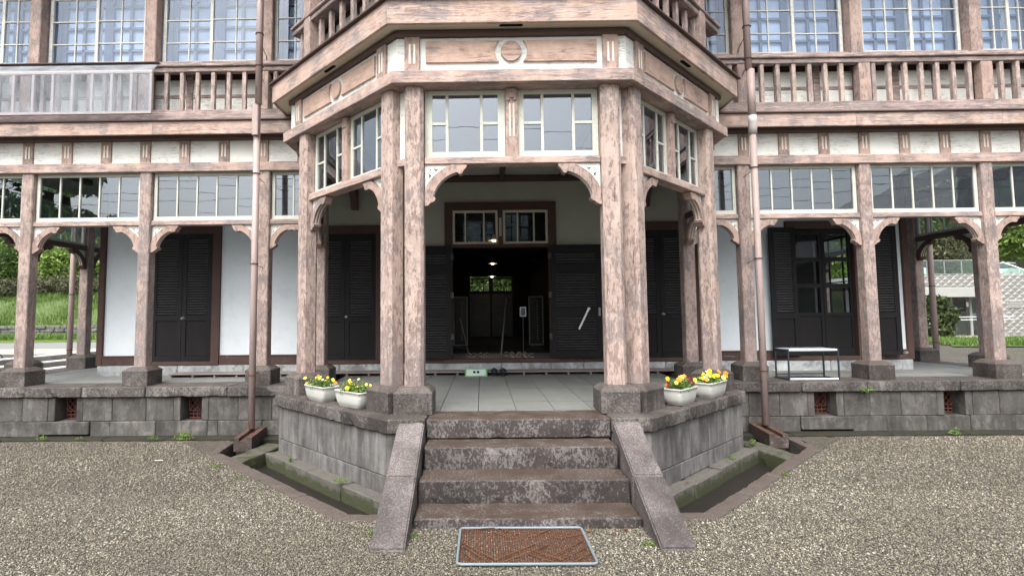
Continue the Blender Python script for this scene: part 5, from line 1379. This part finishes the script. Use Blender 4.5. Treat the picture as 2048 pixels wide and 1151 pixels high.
sp = [(-50, 47, 4.2, 1.9), (-46.5, 48, 4.4, 2.1), (-43, 47.5, 4.3, 1.9), (-40, 48.5, 4.5, 2.1), (-37, 48, 4.4, 1.9), (-34, 48.5, 4.6, 2.1), (-31, 48.5, 4.5, 1.9)]
adj = ['first', 'second', 'third', 'fourth', 'fifth', 'sixth', 'seventh']
for k, (x, y, z, s) in enumerate(sp): clump(x, y, z, s, 'leafo', 'bush in the dark hedge above the left slope, %s from the left' % adj[k], 30 + k, n=3500, lf=.11, sq=.55, grp='hedge on the left slope')
sp = [(-56, 56, 7.9, 4.2), (-50, 57, 8.2, 4.2), (-44.5, 56, 7.0, 4.0), (-39, 58, 8.5, 4.2), (-34, 57, 7.6, 4.0), (-29, 58, 8.5, 4.2), (-24, 57, 8, 4.2), (-60, 64, 13, 5.5), (-52, 65, 14, 5.5), (-44, 64, 13, 5.5), (-36, 65, 14, 5.5), (-28, 64, 13, 5.5)]
for k, (x, y, z, s) in enumerate(sp):
    clump(x, y, z, s, ('leafb', 'leaf', 'leafb')[k % 3] if k < 7 else ('leaf', 'leafd')[k % 2], ('leafy bright bush on the hillside behind the left veranda, %s in its row' % adj[k]) if k < 7 else ('higher dark tree mass on the left hill, %s in its row' % adj[k - 7]), 50 + k, n=6000, lf=.19, grp='trees on the left hillside', sq=.9)
# steps beside the left terrace
ST = thing('side_steps', 'pale stone side steps descending from the left end of the terrace', 'steps', (-9.2, 12, 0))
bx('side_paving', ST, W0, -9.98, -8.64, 8.6, 19.0, 0, .47, 'floor', .01)
for k in range(3):
    y = 8.8
    while y < 19.5:
        l = random.uniform(.9, 1.3); bx('tread', ST, W0, -10.4 - .4 * k, -10.0 - .4 * k, y, y + l - .006, 0, .50 + .12 * k, 'treadst', .012); y += l
# bicycle at the extreme left
BK = thing('bicycle', 'bicycle parked at the extreme left beyond the terrace', 'bicycle', (-14.6, 15.2, 0))
for xx in (-15.5, -14.5):
    wv = [(xx + .33 * math.cos(a), 15.2, .34 + .33 * math.sin(a)) for a in [2 * math.pi * k / 24 for k in range(24)]]
    wh = tube('wheel', BK, wv, .02, 'rubber', 6, True)
    for k in range(8): a = math.pi * k / 8; tube('spoke', wh, [(xx + .32 * math.cos(a), 15.2, .34 + .32 * math.sin(a)), (xx - .32 * math.cos(a), 15.2, .34 - .32 * math.sin(a))], .004, 'whitemetal', 4)
for p, q in (((-15.5, .34), (-15.2, .85)), ((-15.2, .85), (-14.65, .80)), ((-14.5, .34), (-14.67, 1.0)), ((-14.65, .75), (-15.07, .32)), ((-15.07, .32), (-15.23, .92)), ((-15.5, .34), (-15.07, .32))):
    tube('frame_tube', BK, [(p[0], 15.2, p[1]), (q[0], 15.2, q[1])], .018, 'whitemetal', 8)
bx('saddle', BK, W0, -15.37, -15.13, 15.12, 15.28, .92, .98, 'rubber', .02); tube('handlebar', BK, [(-14.75, 14.95, 1.05), (-14.67, 15.2, 1.02), (-14.75, 15.45, 1.05)], .014, 'rubber', 6)

# ================================================================== BACKGROUND RIGHT
BD = 34.0
CB = thing('concrete_building', 'low building of diamond textured concrete blocks with a glass railing on its roof', 'building', (34, BD, 0))
def bpx(name, x0, x1, y0, y1, z0, z1, mat, bev=0): return bx(name, CB, W0, x0, x1, y0, y1, z0, z1, mat, bev)
xl, xr = 26.4, 33.2
bpx('wall', 27.1, 29.0, BD, BD + .5, 0, 3.0, 'block'); bpx('wall', 24.0, 32.4, BD - .1, BD + .6, 3.05, 3.95, 'block'); bpx('lintel', 27.3, 32.5, BD - .2, BD + .3, 2.5, 3.1, 'concrete', .02)
bpx('wall', 32.5, 46, BD - .2, BD + .6, 0, 4.0, 'block'); bpx('roof_slab', 24, 46, BD + .6, BD + 14, 3.5, 3.9, 'concrete')
bpx('recess', 24, 27.1, BD + 1.4, BD + 1.6, 0, 3.05, 'hallw'); bpx('back_wall', 27, 33, BD + 2.2, BD + 2.4, 0, 3.5, 'brick')
vs = [(33.0, BD - .22, 3.95), (46, BD - .22, 3.95), (46, BD - .22, 3.99), (33.0, BD + .2, 3.99)]
# textured diamond blocks standing proud of the wall faces
vs, fs = [], []
def dia(cx, cz, s, y):
    b0 = len(vs); q = s * .48
    vs.extend([(cx - q, y, cz), (cx, y, cz - q * .8), (cx + q, y, cz), (cx, y, cz + q * .8), (cx - q * .1, y - .10, cz + q * .35)])
    fs.extend([(b0, b0 + 1, b0 + 4), (b0 + 1, b0 + 2, b0 + 4), (b0 + 2, b0 + 3, b0 + 4), (b0 + 3, b0, b0 + 4)])
z = .2; r_ = 0
while z < 3.9:
    x = 24.1 + (.25 if r_ % 2 else 0)
    while x < 45:
        if (x < 27.1 and z > 3.1) or (27.1 <= x < 28.1) or (x < 32.4 and z > 3.2) or x > 32.7: dia(x, z, .5, BD - .101 if (x < 32.4 and z > 3.05) else (BD - .001 if x < 32.4 else BD - .201))
        x += .5
    z += .2; r_ += 1
tag(link('block_relief', mesh('block_relief', vs, fs, 'block'), None, CB), kind='stuff')
bpx('vent_louvre', 33.0, 33.9, BD - .26, BD - .2, 1.75, 2.3, 'concrete', .01)
for k in range(4): bpx('vent_slat', 33.05, 33.85, BD - .30, BD - .26, 1.80 + k * .12, 1.86 + k * .12, 'concrete', .005)
for x in (29.2, 30.5, 31.75, 32.4): bpx('door_post', x - .07, x + .07, BD + .9, BD + 1.0, 0, 2.6, 'concrete', .005)
for a, b2 in ((29.3, 30.4), (30.6, 31.65), (31.85, 32.3)): bpx('glass_door', a, b2, BD + .94, BD + .96, .05, 2.55, 'glassgr')
bpx('door_sign', 31.45, 31.6, BD + .88, BD + .9, 1.9, 2.2, 'whitemetal', .004)
bpx('wall_sign', 27.75, 28.15, BD - .14, BD - .1, 1.75, 2.1, 'darkmetal', .01)
for z in (1.05, 1.22): bpx('hand_rail', 29.6, 33.0, BD - .6, BD - .56, z, z + .04, 'whitemetal', .004)
for k in range(8):
    a = 24.0 + k * 1.1
    bpx('railing_pane', a, a + 1.06, BD + .10, BD + .12, 4.0, 4.85, 'glassgr'); bpx('railing_post', a - .02, a + .02, BD + .08, BD + .14, 3.95, 4.9, 'steel')
bpx('top_rail', 24, 32.9, BD + .08, BD + .14, 4.86, 4.91, 'steel'); bpx('coping', 23.9, 33.0, BD - .15, BD + .7, 3.951, 4.0, 'steel', .01)
for k in range(7):   # railing of the ramp going down to the right
    a = 33.0 + k * 1.1; za = 4.7 - k * .42
    vs = [(a, BD - .1, za - .8), (a + 1.06, BD - .1, za - 1.2), (a + 1.06, BD - .1, za - .4), (a, BD - .1, za), (a, BD - .08, za - .8), (a + 1.06, BD - .08, za - 1.2), (a + 1.06, BD - .08, za - .4), (a, BD - .08, za)]
    link('ramp_pane', mesh('ramp_pane', vs, [(0, 1, 2, 3), (7, 6, 5, 4), (3, 2, 6, 7), (0, 4, 5, 1)], 'glassgr'), None, CB)
tube('ramp_rail', CB, [(33.0, BD - .1, 4.72), (40.7, BD - .1, 1.78)], .04, 'whitemetal', 8)
tube('ramp_rail', CB, [(33.0, BD - .1, 3.9), (40.7, BD - .1, .96)], .04, 'whitemetal', 8)
def car(x, y, z, rz, label):
    t = thing('parked_car', label, 'car', (x, y, z), rz, 'cars on the roof deck')
    M = WM[t]
    body = [(-2.1, .3), (-2.15, .75), (-1.9, .92), (-1.2, 1.0), (1.0, 1.0), (1.9, .82), (2.1, .6), (2.1, .3)]
    prism('body', t, M, body, -.85, .85, 'carwhite', 'Y')
    prism('cabin', t, M, [(-1.5, 1.0), (-1.1, 1.45), (.3, 1.48), (1.05, 1.0)], -.72, .72, 'carglass', 'Y')
    prism('car_roof', t, M, [(-1.15, 1.45), (.35, 1.47), (.25, 1.52), (-1.05, 1.50)], -.70, .70, 'carwhite', 'Y')
    for cx_ in (-1.35, 1.35):
        for cy_ in (-.8, .8): tube('wheel', t, [M @ Vector((cx_, cy_ - .08, .32)), M @ Vector((cx_, cy_ + .08, .32))], .32, 'rubber', 16)
car(29.5, 38.5, 3.9, 0.1, 'white car parked on the roof deck behind the glass railing, left of the far post')
car(45.0, 46.0, 4.2, .5, 'pale car at the right edge above the ramp')
tag(leafcloud('hedge', 2600, 1.0, .8, 1.55, .12, 'leafd', None, Matrix.Translation((26.6, 31.5, 1.1)), 90, .5), 'clipped dark green hedge in front of the block building', 'hedge')
vs, fs = [], []
GP = [(20.6, 23.8), (23.5, 23.3), (30, 23.6), (34, 27), (31, 30), (24.5, 28.6)]
sheet('lawn', [(x, y, .05) for x, y in GP], 'grass')
def blades(name, x0, x1, y0, y1, n, h, z, mat, seed, slope=0.):
    g = np.random.default_rng(seed); x = g.uniform(x0, x1, n); y = g.uniform(y0, y1, n); a = g.uniform(0, 6.28, n); hh = h * g.uniform(.5, 1.2, n); w_ = h * .12; zb = z + (y - y0) * slope
    V_ = np.stack([np.stack([x - np.cos(a) * w_, y - np.sin(a) * w_, zb], 1), np.stack([x + np.cos(a) * w_, y + np.sin(a) * w_, zb], 1), np.stack([x + g.normal(0, h * .3, n), y + g.normal(0, h * .3, n), zb + hh], 1)], 1).reshape(-1, 3)
    return tag(link(name, np_mesh(name, V_, np.arange(3 * n).reshape(n, 3), mat, np.repeat(g.random(n), 3))), kind='stuff')
blades('lawn_grass', 21.5, 32, 24, 28, 9000, .28, .05, 'weed', 3)
blades('verge_grass', -50, -20, 37, 40.5, 14000, .35, .25, 'weed', 4)
blades('slope_grass', -56, -22, 41.4, 47.2, 45000, .5, .95, 'weed', 5, .47)
sheet('lane', [(12, 28.5, .004), (24, 28.5, .004), (33, 33.5, .004), (33, 36, .004), (12, 36, .004)], 'pave')
sp = [(30, 50, 8.5, 3.2, 'leafb'), (35, 51, 8.3, 3.2, 'leafb'), (40, 51, 8.3, 3.2, 'leafb'), (28, 58, 14, 5, 'leafd'), (36, 59, 14.5, 5.2, 'leafd'), (44, 58, 14.5, 5.2, 'leafd'), (52, 60, 15, 5.5, 'leafd'), (50, 50, 9, 3.2, 'leafb'), (48, 66, 20, 6, 'leafd'), (32, 66, 20, 6, 'leafd'), (60, 55, 11, 5, 'leaf')]
for k_, (x, y, z, s_) in enumerate(((26, 48, 7.2, 2.6), (32.5, 49, 7.0, 2.6), (37.5, 49, 7.0, 2.6), (43, 50, 7.4, 2.8), (24, 54, 11, 3.6), (31, 55, 11.4, 3.6), (38.5, 55, 11.2, 3.6), (46, 56, 11.6, 3.8))):
    clump(x, y, z, s_, ('leafo', 'leafb', 'leaf')[k_ % 3], 'shrub on the bank behind the railed roof, %s' % ('leftmost of the lower row', 'second of the lower row', 'third of the lower row', 'rightmost of the lower row', 'leftmost of the upper row', 'second of the upper row', 'third of the upper row', 'rightmost of the upper row')[k_], 210 + k_, n=4000, lf=.15, grp='shrubs on the right bank', sq=.8)
for k, (x, y, z, s, m_) in enumerate(sp):
    clump(x, y, z, s, m_, 'tree or bush number %d counted rightwards on the hill behind the block building' % (k + 1) if False else ('yellow green bush above the glass railing, left one', 'yellow green bush above the glass railing, middle one', 'yellow green bush above the glass railing, right one', 'dark hillside tree over the block building, leftmost', 'dark hillside tree over the block building, second', 'dark hillside tree over the block building, third', 'dark hillside tree over the block building, rightmost', 'bright green shrub above the ramp at the right edge', 'tall dark tree high on the right hill', 'tall dark tree high on the hill over the glass railing', 'mid green tree at the far right of the hill')[k], 110 + k, n=5000, lf=.19, grp='trees on the right hillside', sq=.8)
clump(0.3, 26, 2.6, 2.6, 'leaf', 'bright green bush seen through the rear fanlight of the hall', 140, n=2600, lf=.16)
tag(leafcloud('bush', 2400, 1.2, 1.2, 1.5, .16, 'leaf', None, Matrix.Translation((-2.6, 27, 3.2)), 141, .3), 'greyer bush behind the left pane of the rear fanlight', 'bush')

# ================================================================== BEHIND THE CAMERA (seen as reflections in the panes)
TT = thing('big_tree', 'large broad tree standing behind the photographer, seen only as a reflection in the left panes', 'tree', (-21, -11, 0))
tube('trunk', TT, [(-23, -11, 0), (-22.8, -11, 3), (-23.0, -11, 6), (-22.5, -11, 9)], [.5, .4, .35, .2], 'bark', 10)
for k, (x, y, z, s) in enumerate(((-23.5, -11, 10.0, 2.5), (-21.3, -10.5, 9.2, 1.3), (-25.5, -11, 7.5, 2.2), (-19.0, -10.5, 6.2, 1.2), (-21.2, -10, 6.6, 1.3))):
    leafcloud('crown', 1800, s, s, s * .7, .16, 'leaf', TT, Matrix.Translation((x, y, z)), 150 + k, .3)
OB = thing('tiled_house', 'large tile roofed wooden house across the yard, reflected in the right panes', 'house', (26, -16, 0))
bx('wall', OB, W0, 25, 50, -26, -12, 0, 5.5, 'inner', 0)
vs = [(23, -10.5, 5.2), (52, -10.5, 5.2), (52, -28, 5.2), (23, -28, 5.2), (31, -19, 11.5), (44, -19, 11.5)]
link('roof', mesh('roof', vs, [(0, 1, 5, 4), (1, 2, 5), (2, 3, 4, 5), (3, 0, 4), (3, 2, 1, 0)], 'tile'), None, OB)
for k in range(5): bx('window', OB, W0, 27 + k * 4, 29.5 + k * 4, -11.99, -11.95, 1.2, 3.6, 'whitemetal', 0)
UP = thing('utility_pole', 'concrete utility pole behind the photographer, seen only as a reflection', 'pole', (6, -13, 0))
tube('shaft', UP, [(6, -13, 0), (6, -13, 11)], [.16, .10], 'concrete', 10)
for k, (z, sag) in enumerate(((7.2, .9), (7.9, .8), (8.3, .8), (9.6, .7))):
    pts = [(-34 + 80 * i / 30, -13 + .15 * k, z + sag * ((i / 30 - .5) ** 2 * 4) + (.02 * i)) for i in range(31)]
    tag(tube('overhead_wire', None, pts, .012, 'rubber', 5), 'overhead wire behind the photographer, %s of the four' % ('lowest', 'second', 'third', 'highest')[k], 'wire', 'overhead wires')
LR = [(-34, 2.0), (-28, 3), (-9, 2.5), (-3, 3.0), (4, 2.6), (10, 2.8)]
for k, (x, s) in enumerate(LR): clump(x, -24, s * .9, s, 'leafd', 'dark garden tree across the yard behind the photographer, %s from the left' % adj[k], 170 + k, n=1200, lf=.3, grp='garden trees across the yard')
